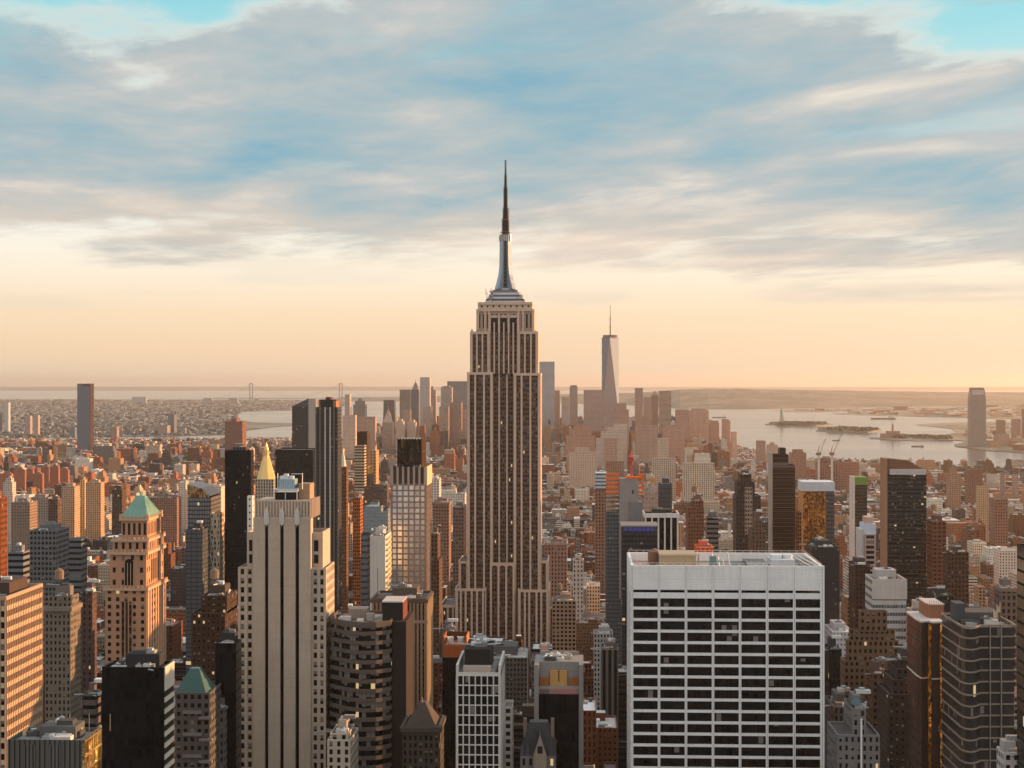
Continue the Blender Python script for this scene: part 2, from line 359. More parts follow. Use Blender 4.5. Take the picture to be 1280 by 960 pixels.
def T(name, label, cat, px0, px1, yt, Y, pxb=None, dp=25, st=None, ybot=960, tiers=(), grd=None, roof='plant', short=None, seed=1, crown=None, cornice=False, exact=False):
    """a rectangular tower: front face px0..px1 at distance Y, its top at row yt; pxb = column where the visible flank ends.
       tiers: (inset left, inset right [px], row of its top, inset front [m])"""
    rnd = random.Random(seed * 77 + int(px0))
    if pxb is not None:
        e = px1 if pxb > px1 else px0
        dp = max(10, min(70, Y * (tn(e) / tn(pxb) - 1)))
    elif not exact:                        # px0..px1 is the whole silhouette: leave room for the flank that shows
        if px0 > 725: q = min(dp / Y, .3 * (px1 - px0) / (px0 - 725)); dp = q * Y; px0 = 725 + (px0 - 725) * (1 + q)
        elif px1 < 725: q = min(dp / Y, .3 * (px1 - px0) / (725 - px1)); dp = q * Y; px1 = 725 - (725 - px1) * (1 + q)
    if Y < 1150 and max(st['c']) < .42: st = dict(st, c=tuple(v * .5 for v in st['c']), roof=tuple(v * .7 for v in st['roof']))  # near dark towers: foreground shade put into wall and roof colour
    if not grd and Y < 1300 and 2 <= st['bay'] <= 5: st = dict(st, bay=st['bay'] * .72, fl=st['fl'] * .78 if st['fl'] < 10 else st['fl'])
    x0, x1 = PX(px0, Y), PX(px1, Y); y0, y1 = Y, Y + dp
    H = ZZ(yt, (x0 + x1) / 2, Y)
    r = root(name, label, cat, (x0 + x1) / 2, (y0 + y1) / 2)
    mb = MB()
    def one(a, b_, c_, d, z0, z1):
        if grd:
            mb.box(a, b_, c_, d, z0, z1, 'facade', st['c'], p=(1, 1, st['p'][2], st['p'][3]), bay=st['bay'], fl=st['fl'], rf=st['rf'], top='roofing', tc=st['roof'], bottom=False)
            g = MB(); grid(g, a, b_, c_, d, z0, z1, grd.get('bay', st['bay']), grd.get('fl', st['fl']), grd['pw'], grd['sh'], grd.get('pr', .5), grd['c'], sc_=grd.get('c2'), off=grd.get('off', 0))
            q = grd.get('pr', .5)
            g.box(a - q * .8, b_ + q * .8, c_ - q * .8, c_ + .5, z1, z1 + 1.2, 'stone', grd['c']); g.box(a - q * .8, b_ + q * .8, d - .5, d + q * .8, z1, z1 + 1.2, 'stone', grd['c'])
            g.box(a - q * .8, a + .5, c_ + .5, d - .5, z1, z1 + 1.2, 'stone', grd['c']); g.box(b_ - .5, b_ + q * .8, c_ + .5, d - .5, z1, z1 + 1.2, 'stone', grd['c'])
            g.build('facade_frame', r)
        else: mass(mb, a, b_, c_, d, z0, z1, st)
    one(x0, x1, y0, y1, 0, H)
    if cornice:
        c_ = MB(); q = .9; cc = tuple(min(.8, v * 1.2) for v in st['c'])
        c_.box(x0 - q, x1 + q, y0 - q, y0 + .1, H - 2.2, H - .3, 'stone', cc); c_.box(x1 - .1, x1 + q, y0 + .1, y1, H - 2.2, H - .3, 'stone', cc); c_.box(x0 - q, x0 + .1, y0 + .1, y1, H - 2.2, H - .3, 'stone', cc)
        c_.build('cornice', r)
    zt = H; a, b_, c_, d = x0, x1, y0, y1; mp = Y / F
    for (il, ir, ty, fi) in tiers:
        a += il * mp; b_ -= ir * mp; c_ += fi; d -= fi * .6
        z2 = ZZ(ty, (a + b_) / 2, c_)
        one(a, b_, c_, d, zt - 1.2, z2); zt = z2
    mb.build('walls', r)
    top = (a, b_, c_, d, zt)
    if roof in ('plant', 'tank', 'box'):
        W = b_ - a; Dp = d - c_
        m2 = MB(); g = rnd.choice((.1, .25, .4)); hh = rnd.uniform(2.5, 4.5); xa = a + W * rnd.uniform(.12, .35); xb = b_ - W * rnd.uniform(.12, .3)
        m2.box(xa, xb, c_ + Dp * .35, d - Dp * .15, zt - 1.1, zt + hh, 'stone', tuple(v * .8 + .03 for v in st['c'])); m2.build('bulkhead', r)
        units(r, a, b_, c_, d, zt - 1.1, 10 if roof == 'box' else 15, rnd, 2.0); units(r, xa, xb, c_ + Dp * .35, d - Dp * .15, zt + hh, 2, rnd, 1.5)
        if roof == 'tank':
            m4 = MB(); tank(m4, a + W * .3, c_ + Dp * .5, zt + hh, 2.2, 3.6); m4.build('water_tank', r)
    reg(x0, x1, y0, y1, H, ybot, short)
    return r, top, rnd

# ================================================================ SETTING
def sheet(name, pts, z, mat, kind='structure'):
    mb = MB(); mb.face([(x, y, z) for x, y in pts], mat, (.3, .3, .3)); o = mb.build(name); tag(o, kind=kind); return o
sheet('sea', circle(0, 0, 98000, 96), -2.0, 'sea_water')
MAN = [(-2600, -600), (1250, -600)] + [ground(*p) for p in ((1420, 606), (1280, 597), (1180, 592), (1080, 586), (1000, 577), (955, 568), (925, 561), (905, 553), (880, 545), (840, 540), (700, 537), (560, 538), (470, 541), (400, 549), (300, 553), (100, 557), (-150, 562))]
BRK = [ground(*p) for p in ((-250, 549), (0, 546), (200, 545), (290, 543), (306, 538), (340, 533.5), (372, 531.5), (372, 528.5), (318, 528), (290, 524), (286, 519), (300, 514.5), (360, 513), (425, 509.5), (436, 505), (428, 501.5), (400, 499.5), (280, 499.3), (120, 499.0), (-250, 499))]
BAY = [ground(*p) for p in ((966, 513.2), (1000, 511.5), (1100, 509.5), (1330, 508), (1420, 512), (1420, 524.5), (1280, 523.8), (1180, 521.5), (1110, 519.5), (1045, 517.8), (1040, 516.2), (1090, 515.4), (1150, 514.4), (1060, 513.6), (1000, 515.2))]
JER = [ground(*p) for p in ((1144, 530.8), (1190, 528), (1290, 526), (1420, 525), (1420, 572), (1290, 566), (1240, 563.5), (1195, 558), (1192, 555.5), (1210, 552), (1196, 550), (1150, 551), (1086, 548), (1088, 546.2), (1140, 546.5), (1178, 544.5), (1196, 540), (1188, 535.5), (1160, 532.5))]
land = sheet('ground', MAN, 0, 'asphalt')
sheet('far_shore_land', BRK, 0, 'far_land'); sheet('industrial_shore', BAY, 0, 'far_land'); sheet('river_shore', JER, 0, 'far_land')
def island(name, outline, hgt, seed):
    pts = [ground(*p) for p in outline]; mb = MB(); inn = off_poly(pts, -60)
    mb.ring(pts, -2, 2.5, 'stone', (.25, .22, .19)); mb.ring(pts, 2.5, hgt, 'hill_land', (.1, .1, .1), pts2=inn); mb.cap(inn, hgt, 'hill_land', (.1, .1, .1))
    return tag(mb.build(name), kind='structure')
island('statue_island', ((956, 530.6), (985, 531.8), (1020, 532), (1040, 530.8), (1035, 529.3), (1005, 528.6), (975, 529)), 9, 1)
island('fort_island', ((1020, 538.6), (1050, 540.6), (1085, 540.4), (1102, 537.8), (1092, 535.8), (1055, 534.6), (1030, 536)), 7, 2)
# far hills: a ridge with its own relief
def ridge(name, prof, depth, near_y, seed):
    """prof: (px, shore row, crest row) ; crest at 'depth' metres behind the shore"""
    rnd = random.Random(seed); mb = MB(); cols = []
    for k in range(len(prof) - 1):
        (a, ya, ca), (b, yb, cb) = prof[k], prof[k + 1]; n = max(2, int((b - a) / 10))
        for i in range(n):
            f = i / n; cols.append((a + (b - a) * f, ya + (yb - ya) * f, ca + (cb - ca) * f))
    rows = 7; P = []
    for (px, ys, yc) in cols:
        gx, gy = ground(px, ys); L = math.hypot(gx, gy); ux, uy = gx / L, gy / L; c_ = []
        x2, y2 = gx + ux * depth, gy + uy * depth; zc = max(5, ZZ(yc, x2, y2))
        for r_ in range(rows + 2):
            f = r_ / rows; zz = zc * math.sin(min(1.15, f) * math.pi / 2) ** 1.3 * (1 + (rnd.uniform(-.09, .09) if 0 < r_ < rows else rnd.uniform(-.02, .02)))
            if r_ == 0: zz = -2
            c_.append((gx + ux * depth * f, gy + uy * depth * f, zz))
        P.append(c_)
    for i in range(len(P) - 1):
        for r_ in range(rows + 1): mb.face([P[i][r_], P[i + 1][r_], P[i + 1][r_ + 1], P[i][r_ + 1]], 'hill_land', (.1, .1, .1))
    return tag(mb.build(name), kind='structure')
ridge('far_hills', [(424, 501.5, 497.5), (520, 502, 496), (700, 504, 493), (800, 507, 490.5), (850, 511, 487), (885, 511.6, 485.8), (930, 511.6, 486.2), (1000, 510.5, 487.5), (1080, 509, 488.5), (1180, 508, 490), (1420, 507.5, 491)], 5200, 0, 3)
ridge('ocean_headland', [(-200, 488.5, 483.5), (200, 488.3, 483.3), (430, 488.2, 483.2), (560, 488.2, 483.4), (850, 488.2, 483.8), (1100, 488, 483.6), (1420, 488, 483.6)], 9000, 0, 5)
# streets: avenues, cross streets, pavements with kerbs
AVE = [-3560, -3300, -3040, -2780, -2520, -2260, -2000, -1760, -1520, -1290, -1080, -890, -710, -540, -400, -268, -128, 150, 430, 710, 990, 1270, 1550, 1830, 2100, 2380, 2660]
mk = MB()
for ax in AVE:
    if abs(ax) > 1300: continue
    for lx in (-7, -3.5, 0, 3.5, 7): mk.face([(ax + lx - .1, 300, .008), (ax + lx + .1, 300, .008), (ax + lx + .1, 3200, .008), (ax + lx - .1, 3200, .008)], 'stone', (.7, .7, .66))
tag(mk.build('lane_markings'), kind='structure')
pv = MB()
for i in range(len(AVE) - 1):
    for k in range(0, 50):
        y0 = 240 + 80 * k; xa, xb = AVE[i] + 10, AVE[i + 1] - 10
        if abs((xa + xb) / 2) > .5 * y0 + 500: continue
        pv.box(xa, xb, y0 - 3, y0 + 65, 0.004, .14, 'stone', (.26, .25, .24), bottom=False)
tag(pv.build('pavement'), kind='structure')

# ================================================================ SPIRE TOWER (the tall one in the centre)
LIME = (.66, .475, .355); SPAN = (.14, .082, .06)
def spire_tower():
    Y = 1300.0; r = root('spire_skyscraper', 'tallest limestone skyscraper in the centre with silver mast and needle antenna', 'skyscraper', PX(630, Y), Y + 20)
    st = S(SPAN, bay=1.75, fl=3.9, ww=.58, wh=.6, bl=.30, lit=.012)
    def zz(py): return ZZ(py, PX(630, Y), Y)
    def bx(a, b, f, d, ya, yb, name='walls', piers=(), pw=1.3, topband=1.6, stl=None):
        mb = MB(); x0, x1 = PX(a, Y), PX(b, Y); z0 = 0 if ya is None else zz(ya); z1 = zz(yb)
        mass(mb, x0, x1, Y + f, Y + d, z0, z1, stl or st); o = mb.build(name, r)
        g = MB()
        for p in piers:
            x = PX(p, Y); w_ = pw / 2; a_ = max(x0 - .02, x - w_); b_ = min(x1 + .02, x + w_)
            if b_ - a_ < pw * .9:
                if x - x0 < x1 - x: a_, b_ = x0 - .02, x0 + pw
                else: a_, b_ = x1 - pw, x1 + .02
            g.box(a_, b_, Y + f - .9, Y + f + .05, z0, z1 + .1, 'stone', LIME)
        for k in range(7):                                   # flank piers
            yy = Y + f + (d - f) * k / 6; y_a = min(max(yy - .7, Y + f + .06), Y + d - 1.4)
            g.box(x1 - .05, x1 + .8, y_a, min(y_a + 4.6, Y + d), z0, z1 + .1, 'stone', LIME); g.box(x0 - .8, x0 + .05, y_a, y_a + 1.6, z0, z1 + .1, 'stone', LIME)
        if topband:
            g.box(x0 - .85, x1 + .85, Y + f - .95, Y + f + .3, z1 - topband, z1 + .5, 'stone', LIME)
            g.box(x1 - .05, x1 + .87, Y + f + .3, Y + d, z1 - topband, z1 + .5, 'stone', LIME); g.box(x0 - .87, x0 + .05, Y + f + .3, Y + d, z1 - topband, z1 + .5, 'stone', LIME)
        g.build('limestone_piers', r)
    # lower wings
    bx(552, 572, -2, 54, None, 757, 'wing', (553, 560, 566.5, 571), 1.5)
    bx(686, 702, -2, 54, None, 758, 'wing', (687, 692.5, 698, 701.5), 1.5)
    bx(571, 607, -8, 48, None, 735, 'wing', (571.6, 577, 583, 590.5, 597, 604.6), 1.6)
    bx(649, 685.5, -8, 48, None, 736, 'wing', (650, 656.5, 662, 671, 677, 684.6), 1.6)
    bx(574, 584, 4, 46, None, 703, 'wing', (574.4, 583), 1.2); bx(675, 684, 4, 46, None, 702, 'wing', (676, 683.6), 1.2)
    # shaft: two side bodies and the recessed middle
    bx(585, 615, 0, 41, None, 466, 'shaft', (586, 594, 605, 614), 1.5)
    bx(643, 674.6, 0, 41, None, 467, 'shaft', (643.8, 652, 663, 673.4), 1.5)
    bx(615, 643, 5, 41, None, 466, 'shaft', (623.6, 633.4), 1.2, 0, S((.13, .09, .07), 1.75, 3.9, .62, .6, .22, lit=.012))
    # centre bay at the foot with its three arches
    mb = MB(); x0, x1 = PX(613, Y), PX(643, Y); zt = zz(704)
    mass(mb, x0, x1, Y - 3, Y + 6, 0, zt, st); mb.build('centre_bay', r)
    g = MB()
    for p in (613.9, 623.4, 633, 642.2): x = PX(p, Y); g.box(x - .8, x + .8, Y - 4, Y - 2.95, 0, zt, 'stone', LIME)
    for i in range(3):
        a_, b_ = PX(614.8 + i * 9.5, Y), PX(622.6 + i * 9.5, Y); c_ = (a_ + b_) / 2; rr = (b_ - a_) / 2; zc = zt - rr - 1.6
        for k in range(8):
            t0, t1 = math.pi * k / 8, math.pi * (k + 1) / 8
            g.face([(c_ + rr * math.cos(t0), Y - 3.6, zc + rr * math.sin(t0)), (c_ + rr * math.cos(t0), Y - 3.6, zt), (c_ + rr * math.cos(t1), Y - 3.6, zt), (c_ + rr * math.cos(t1), Y - 3.6, zc + rr * math.sin(t1))], 'stone', LIME)
    g.box(x0 - .1, x1 + .1, Y - 4.1, Y - 2.9, zt - 1.5, zt + .8, 'stone', LIME); g.build('arches', r)
    # upper stages
    bx(588.6, 611, 1.5, 39.5, 467, 415, 'upper_stage', (589.6, 596, 603, 610), 1.3); bx(648, 671.4, 1.5, 39.5, 467, 415, 'upper_stage', (649, 656, 663.6, 670.4), 1.3)
    bx(611, 648, 3, 38, 467, 403, 'upper_stage', (612, 617.6, 623.6, 629.6, 635.6, 641.4, 647), 1.1, 0)
    crown_st = S(LIME, bay=4.6, fl=11.5, ww=.28, wh=.30, bl=.1, lit=.0)
    bx(596.2, 666.5, 4, 37, 415, 387, 'crown', (597, 606, 611, 648, 653.6, 665.6), 1.5, 1.2, S((.40, .29, .225), 3.5, 13, .42, .62, .1, lit=.0))
    bx(598, 664, 5.5, 36, 387, 378, 'crown', (), 1, 1.6, crown_st)
    cr = MB()
    for p in (617.6, 629.6, 641.4):                           # tall arched windows below the crown
        a_, b_ = PX(p - 3.4, Y), PX(p + 3.4, Y)
        cr.box(a_, b_, Y + 2.4, Y + 4.2, zz(415), zz(397), 'dark_glass', (.02, .02, .022)); cr.box(a_ - .5, b_ + .5, Y + 2.2, Y + 4.4, zz(397), zz(394), 'stone', LIME)
    for p in (612, 623.6, 635.6, 647.4): cr.box(PX(p, Y) - .8, PX(p, Y) + .8, Y + 1.9, Y + 4.3, zz(415), zz(392), 'stone', LIME)
    cr.build('crown_windows', r)
    # observation deck tiers, mast, antenna
    cx, cy = PX(630.5, Y), Y + 20.5; mp = Y / F
    d = MB()
    for (h0, h1, hw, c) in ((378, 375.4, 25, (.62, .62, .62)), (375.4, 372.6, 24, (.10, .10, .11)), (372.6, 370, 22, (.66, .66, .67)), (370, 367.4, 20.5, (.16, .16, .17)), (367.4, 364.6, 18, (.66, .66, .67)), (364.6, 361, 15.5, (.22, .22, .24)), (361, 358.6, 13, (.5, .5, .52))):
        q = hw * mp; d.box(cx - q, cx + q, cy - q * .62, cy + q * .62, zz(h0), zz(h1), 'stone', c)
    for i in range(26): x = cx - 25 * mp + i * 2 * mp; d.box(x, x + .4, cy - 25 * mp * .62 - .35, cy - 25 * mp * .62, zz(378) + .2, zz(374.6), 'metal', (.7, .7, .7))
    d.build('observation_deck', r)
    m = MB()
    zb, zm, zt = zz(360), zz(330), zz(299)
    W0, W1, W2 = 13 * mp, 9.2 * mp, 7.6 * mp
    for i in range(8):
        pass
    m.cyl(cx, cy, zz(361), zt, 6.4 * mp, 5.2 * mp, 16, 'dark_glass', (.03, .032, .035))
    for k in range(4):                                         # four flaring metal wings
        a0 = math.pi / 4 + k * math.pi / 2
        e = (math.cos(a0), math.sin(a0)); n_ = (-e[1], e[0]); th = 2.7 * mp
        prof = [(W0 * 1.25, zb), (W0 * 1.02, zz(352)), (W1 * 1.06, zz(341)), (W2 * 1.08, zm), (W2, zt)]
        for j in range(4):
            (ra, za), (rb, z_b) = prof[j], prof[j + 1]
            P = lambda rr, s_: (cx + e[0] * rr + n_[0] * s_, cy + e[1] * rr + n_[1] * s_)
            for s_ in (-th, th): m.face([(*P(2, s_), za), (*P(ra, s_), za), (*P(rb, s_), z_b), (*P(2, s_), z_b)], 'metal', (.36, .40, .45))
            m.face([(*P(ra, -th), za), (*P(ra, th), za), (*P(rb, th), z_b), (*P(rb, -th), z_b)], 'metal', (.36, .40, .45))
    for k in range(12): z = zb + (zt - zb) * (k + .5) / 12; q = 6.9 - 1.1 * k / 12; m.cyl(cx, cy, z, z + .5, q * mp, n=16, mat='stone', c=(.2, .2, .21), bottom=True)
    m.build('mast', r)
    c_ = MB()
    c_.cyl(cx, cy, zt, zz(291), 7.9 * mp, 7.9 * mp, 18, 'metal', (.30, .28, .26), bottom=True)
    for k in range(18): a0 = 2 * math.pi * k / 18; c_.bar((cx + 8 * mp * math.cos(a0), cy + 8 * mp * math.sin(a0), zt), (cx + 8 * mp * math.cos(a0), cy + 8 * mp * math.sin(a0), zz(292)), .25, 'metal', (.5, .5, .5), n=4)
    c_.cyl(cx, cy, zz(291), zz(288.4), 7.2 * mp, 3.6 * mp, 18, 'metal', (.25, .25, .25)); c_.build('mast_cap', r)
    an = MB()
    for (a_, b_, w0, w1) in ((289, 272, 4.3, 3.9), (272, 257, 3.3, 2.9), (257, 231, 2.3, 2.0), (231, 214, 1.35, 1.1), (214, 196, .75, .3)):
        an.cyl(cx, cy, zz(a_), zz(b_), w0 * mp, w1 * mp, 8, 'stone', (.035, .028, .025))
        n = int((a_ - b_) / 2.4)
        for i in range(n): z = zz(a_ - (a_ - b_) * (i + .5) / n); an.cyl(cx, cy, z, z + .7, (w0 + .75) * mp, n=8, mat='stone', c=(.06, .04, .03), bottom=True)
    for z, w_ in ((288, 6.6), (272, 5), (231, 2.6)): an.cyl(cx, cy, zz(z), zz(z) + .8, w_ * mp, n=10, mat='metal', c=(.12, .11, .1), bottom=True)
    an.bar((cx + 4.6 * mp, cy, zz(272)), (cx + 4.6 * mp, cy, zz(256)), .3, 'metal', (.15, .15, .15)); an.build('antenna', r)
    dd = MB()                                                   # small dishes and aerials on the set-backs
    rnd = random.Random(4)
    for i in range(22):
        s_ = rnd.choice((-1, 1)); x = cx + s_ * rnd.uniform(15, 25) * mp; z = zz(rnd.choice((366, 371, 377))); y = cy - rnd.uniform(8, 11)
        dd.bar((x, y, z - 1), (x, y, z + rnd.uniform(1.5, 5)), .2, 'metal', (.15, .13, .12), n=4)
        if i % 3 == 0: dd.cyl(x, y, z + 1, z + 2.2, 1.1, n=8, mat='stone', c=(.5, .5, .5))
    for i in range(14):
        x = PX(rnd.uniform(589, 597), Y) if i % 2 else PX(rnd.uniform(663, 671), Y); dd.bar((x, Y + 2.2, zz(415)), (x, Y + 2.2, zz(415) + rnd.uniform(1, 4)), .22, 'metal', (.2, .18, .16), n=4)
    dd.build('aerials', r)
    reg(PX(552, Y), PX(702, Y), Y - 8, Y + 54, 300, 795, 'the tall spire tower')
spire_tower()

# ================================================================ NEAR STONE TOWER with three black slots
def slot_tower():
    Y = 650.0; C = (.47, .375, .29); C2 = (.50, .40, .31)
    r = root('stone_skyscraper', 'near grey stone skyscraper with three tall black vertical slots', 'skyscraper', PX(355, Y), Y + 12)
    def zz(py): return ZZ(py, PX(355, Y), Y)
    def wp(x0, x1, y0, y1, z0, z1, name, st): mb = MB(); mass(mb, x0, x1, y0, y1, z0, z1, st); return mb.build(name, r)
    win = S(C2, 3.0, 3.82, .46, .60, .42, lit=.03)
    wp(PX(298.4, Y), PX(317, Y), Y, Y + 24, 0, zz(709), 'shoulder', win); wp(PX(390, Y), PX(406.7, Y), Y, Y + 24, 0, zz(710), 'shoulder', win)
    wp(PX(317, Y) + .003, PX(390, Y) - .003, Y + 3, Y + 24, 0, zz(700), 'walls', win)
    wp(PX(306.7, Y), PX(402, Y), Y + 3.0, Y + 22, zz(712), zz(666), 'upper_shoulder', S(C2, 30, 40, .05, .05))
    g = MB()
    for a, b in ((309.5, 313.5), (391, 396.5)): g.box(PX(a, Y), PX(b, Y), Y + 2.9, Y + 3.1, zz(705), zz(676), 'dark_glass', (.012, .012, .014)); g.box(PX(a, Y), PX(b, Y), Y + 2.8, Y + 3.0, zz(694), zz(690), 'stone', (.4, .42, .42))
    for px in (299.2, 307.6, 316.2, 390.6, 398.8, 406): g.box(PX(px, Y) - .5, PX(px, Y) + .5, Y - .35, Y + .05, 0, zz(709.5), 'stone', C2)
    g.build('window_slots', r)
    # slab between the slots: four broad piers
    sl_ = [(317.7, 332.2), (336.4, 351.2), (355.6, 370.2), (374.8, 389.3)]
    for a, b in sl_:
        m = MB(); xa, xb = PX(a, Y), PX(b, Y)
        m.box(xa, xb, Y - 2.0, Y + 4, 0, zz(648), 'stone', C, bottom=False)
        m.build('pier', r)
    m = MB()
    for a, b in ((332.2, 336.4), (351.2, 355.6), (370.2, 374.8)):
        xa, xb = PX(a, Y), PX(b, Y); xm = (xa + xb) / 2
        m.box(xa, xb, Y - .4, Y + 3, 0, zz(661), 'dark_glass', (.006, .006, .007), bottom=False)
        for s_, (p, q) in ((0, (xa, xm)), (1, (xm, xb))):      # pointed head
            pts = [(p, zz(661)), (q, zz(661)), (q, zz(656))] if s_ == 0 else [(p, zz(661)), (q, zz(661)), (p, zz(656))]
            m.face([(x, Y - .41, z) for x, z in pts], 'dark_glass', (.006, .006, .007))
        m.box(xa, xb, Y - .3, Y + 3.1, zz(661), zz(648), 'stone', C, bottom=False)
        # ornament above each slot
        m.box(xm - 1.0, xm + 1.0, Y - 2.5, Y - 1.9, zz(654), zz(640), 'stone', (.56, .53, .48)); m.cone(rect(xm - 1.0, xm + 1.0, Y - 2.5, Y - 1.9), zz(640), (xm, Y - 2.2, zz(633)), 'stone', (.56, .53, .48))
        m.cone(rect(xm - 1.0, xm + 1.0, Y - 2.5, Y - 1.9)[::-1], zz(654), (xm, Y - 2.2, zz(657)), 'stone', (.56, .53, .48))
    m.build('slots', r)
    # small lone window
    m = MB(); x0, x1 = PX(319.8, Y), PX(388, Y); m.box(x0, x1, Y - .4, Y + 20, zz(648), zz(625.5), 'stone', C)
    for i in range(19): x = x0 + (x1 - x0) * i / 18; m.box(x - .35, x + .35, Y - 1.1, Y - .35, zz(645), zz(626), 'stone', tuple(v * 1.12 for v in C))
    for i in range(7): yy = Y + 1 + i * 3.0; m.box(x1 - .05, x1 + .7, yy, yy + .8, zz(648), zz(624.5), 'stone', C)
    m.box(x0 - .6, x1 + .6, Y - 1.4, Y - .3, zz(648), zz(645.5), 'stone', C2); m.build('crown', r)
    m = MB(); x0, x1 = PX(341, Y), PX(385, Y)
    m.box(PX(342, Y), PX(369, Y), Y + 3, Y + 12, zz(625), zz(616), 'dark_glass', (.02, .02, .02)); m.box(PX(340, Y), PX(371, Y), Y + 2, Y + 13, zz(614), zz(612), 'stone', (.6, .58, .54))
    for p in (341, 355, 369.4): m.box(PX(p, Y), PX(p, Y) + .3, Y + 2.2, Y + 2.6, zz(625), zz(613), 'stone', (.6, .6, .58))
    m.box(PX(370, Y), PX(384, Y), Y + 6, Y + 17, zz(625), zz(606), 'stone', (.36, .24, .16)); m.build('penthouse', r)
    m = MB(); m.box(PX(346, Y), PX(366, Y), Y + 4, Y + 11, zz(612), zz(600), 'metal', (.30, .42, .50)); rnd = random.Random(2)
    for i in range(9): x = PX(346 + 2.3 * i, Y); m.box(x, x + .15, Y + 3.8, Y + 4.0, zz(612), zz(600), 'metal', (.6, .66, .7))
    for p in (349, 354, 361): m.cyl(PX(p, Y), Y + 7, zz(600), zz(596 if p != 354 else 593.5), 1.1, n=10, mat='stone', c=(.7, .7, .7))
    for p in (345, 376): m.bar((PX(p, Y), Y + 3.5, zz(612)), (PX(p, Y), Y + 3.5, zz(592)), .18, 'metal', (.6, .6, .6))
    m.bar((PX(362, Y), Y + 3.5, zz(593)), (PX(376, Y), Y + 3.5, zz(593)), .18, 'metal', (.6, .6, .6)); m.build('cooling_tower', r)
    reg(PX(298, Y), PX(407, Y), Y - 2, Y + 26, zz(625), 960, 'the near stone tower with black slots')
    T('annex_tower', 'low tan stone block hugging the right foot of the slotted stone tower', 'building', 409, 438, 925, 600, 448, st=S((.47, .39, .31), 4.2, 3.9, .42, .62, .3, lit=.02), tiers=((2, 4, 917, 3),), short=None, seed=4)
slot_tower()

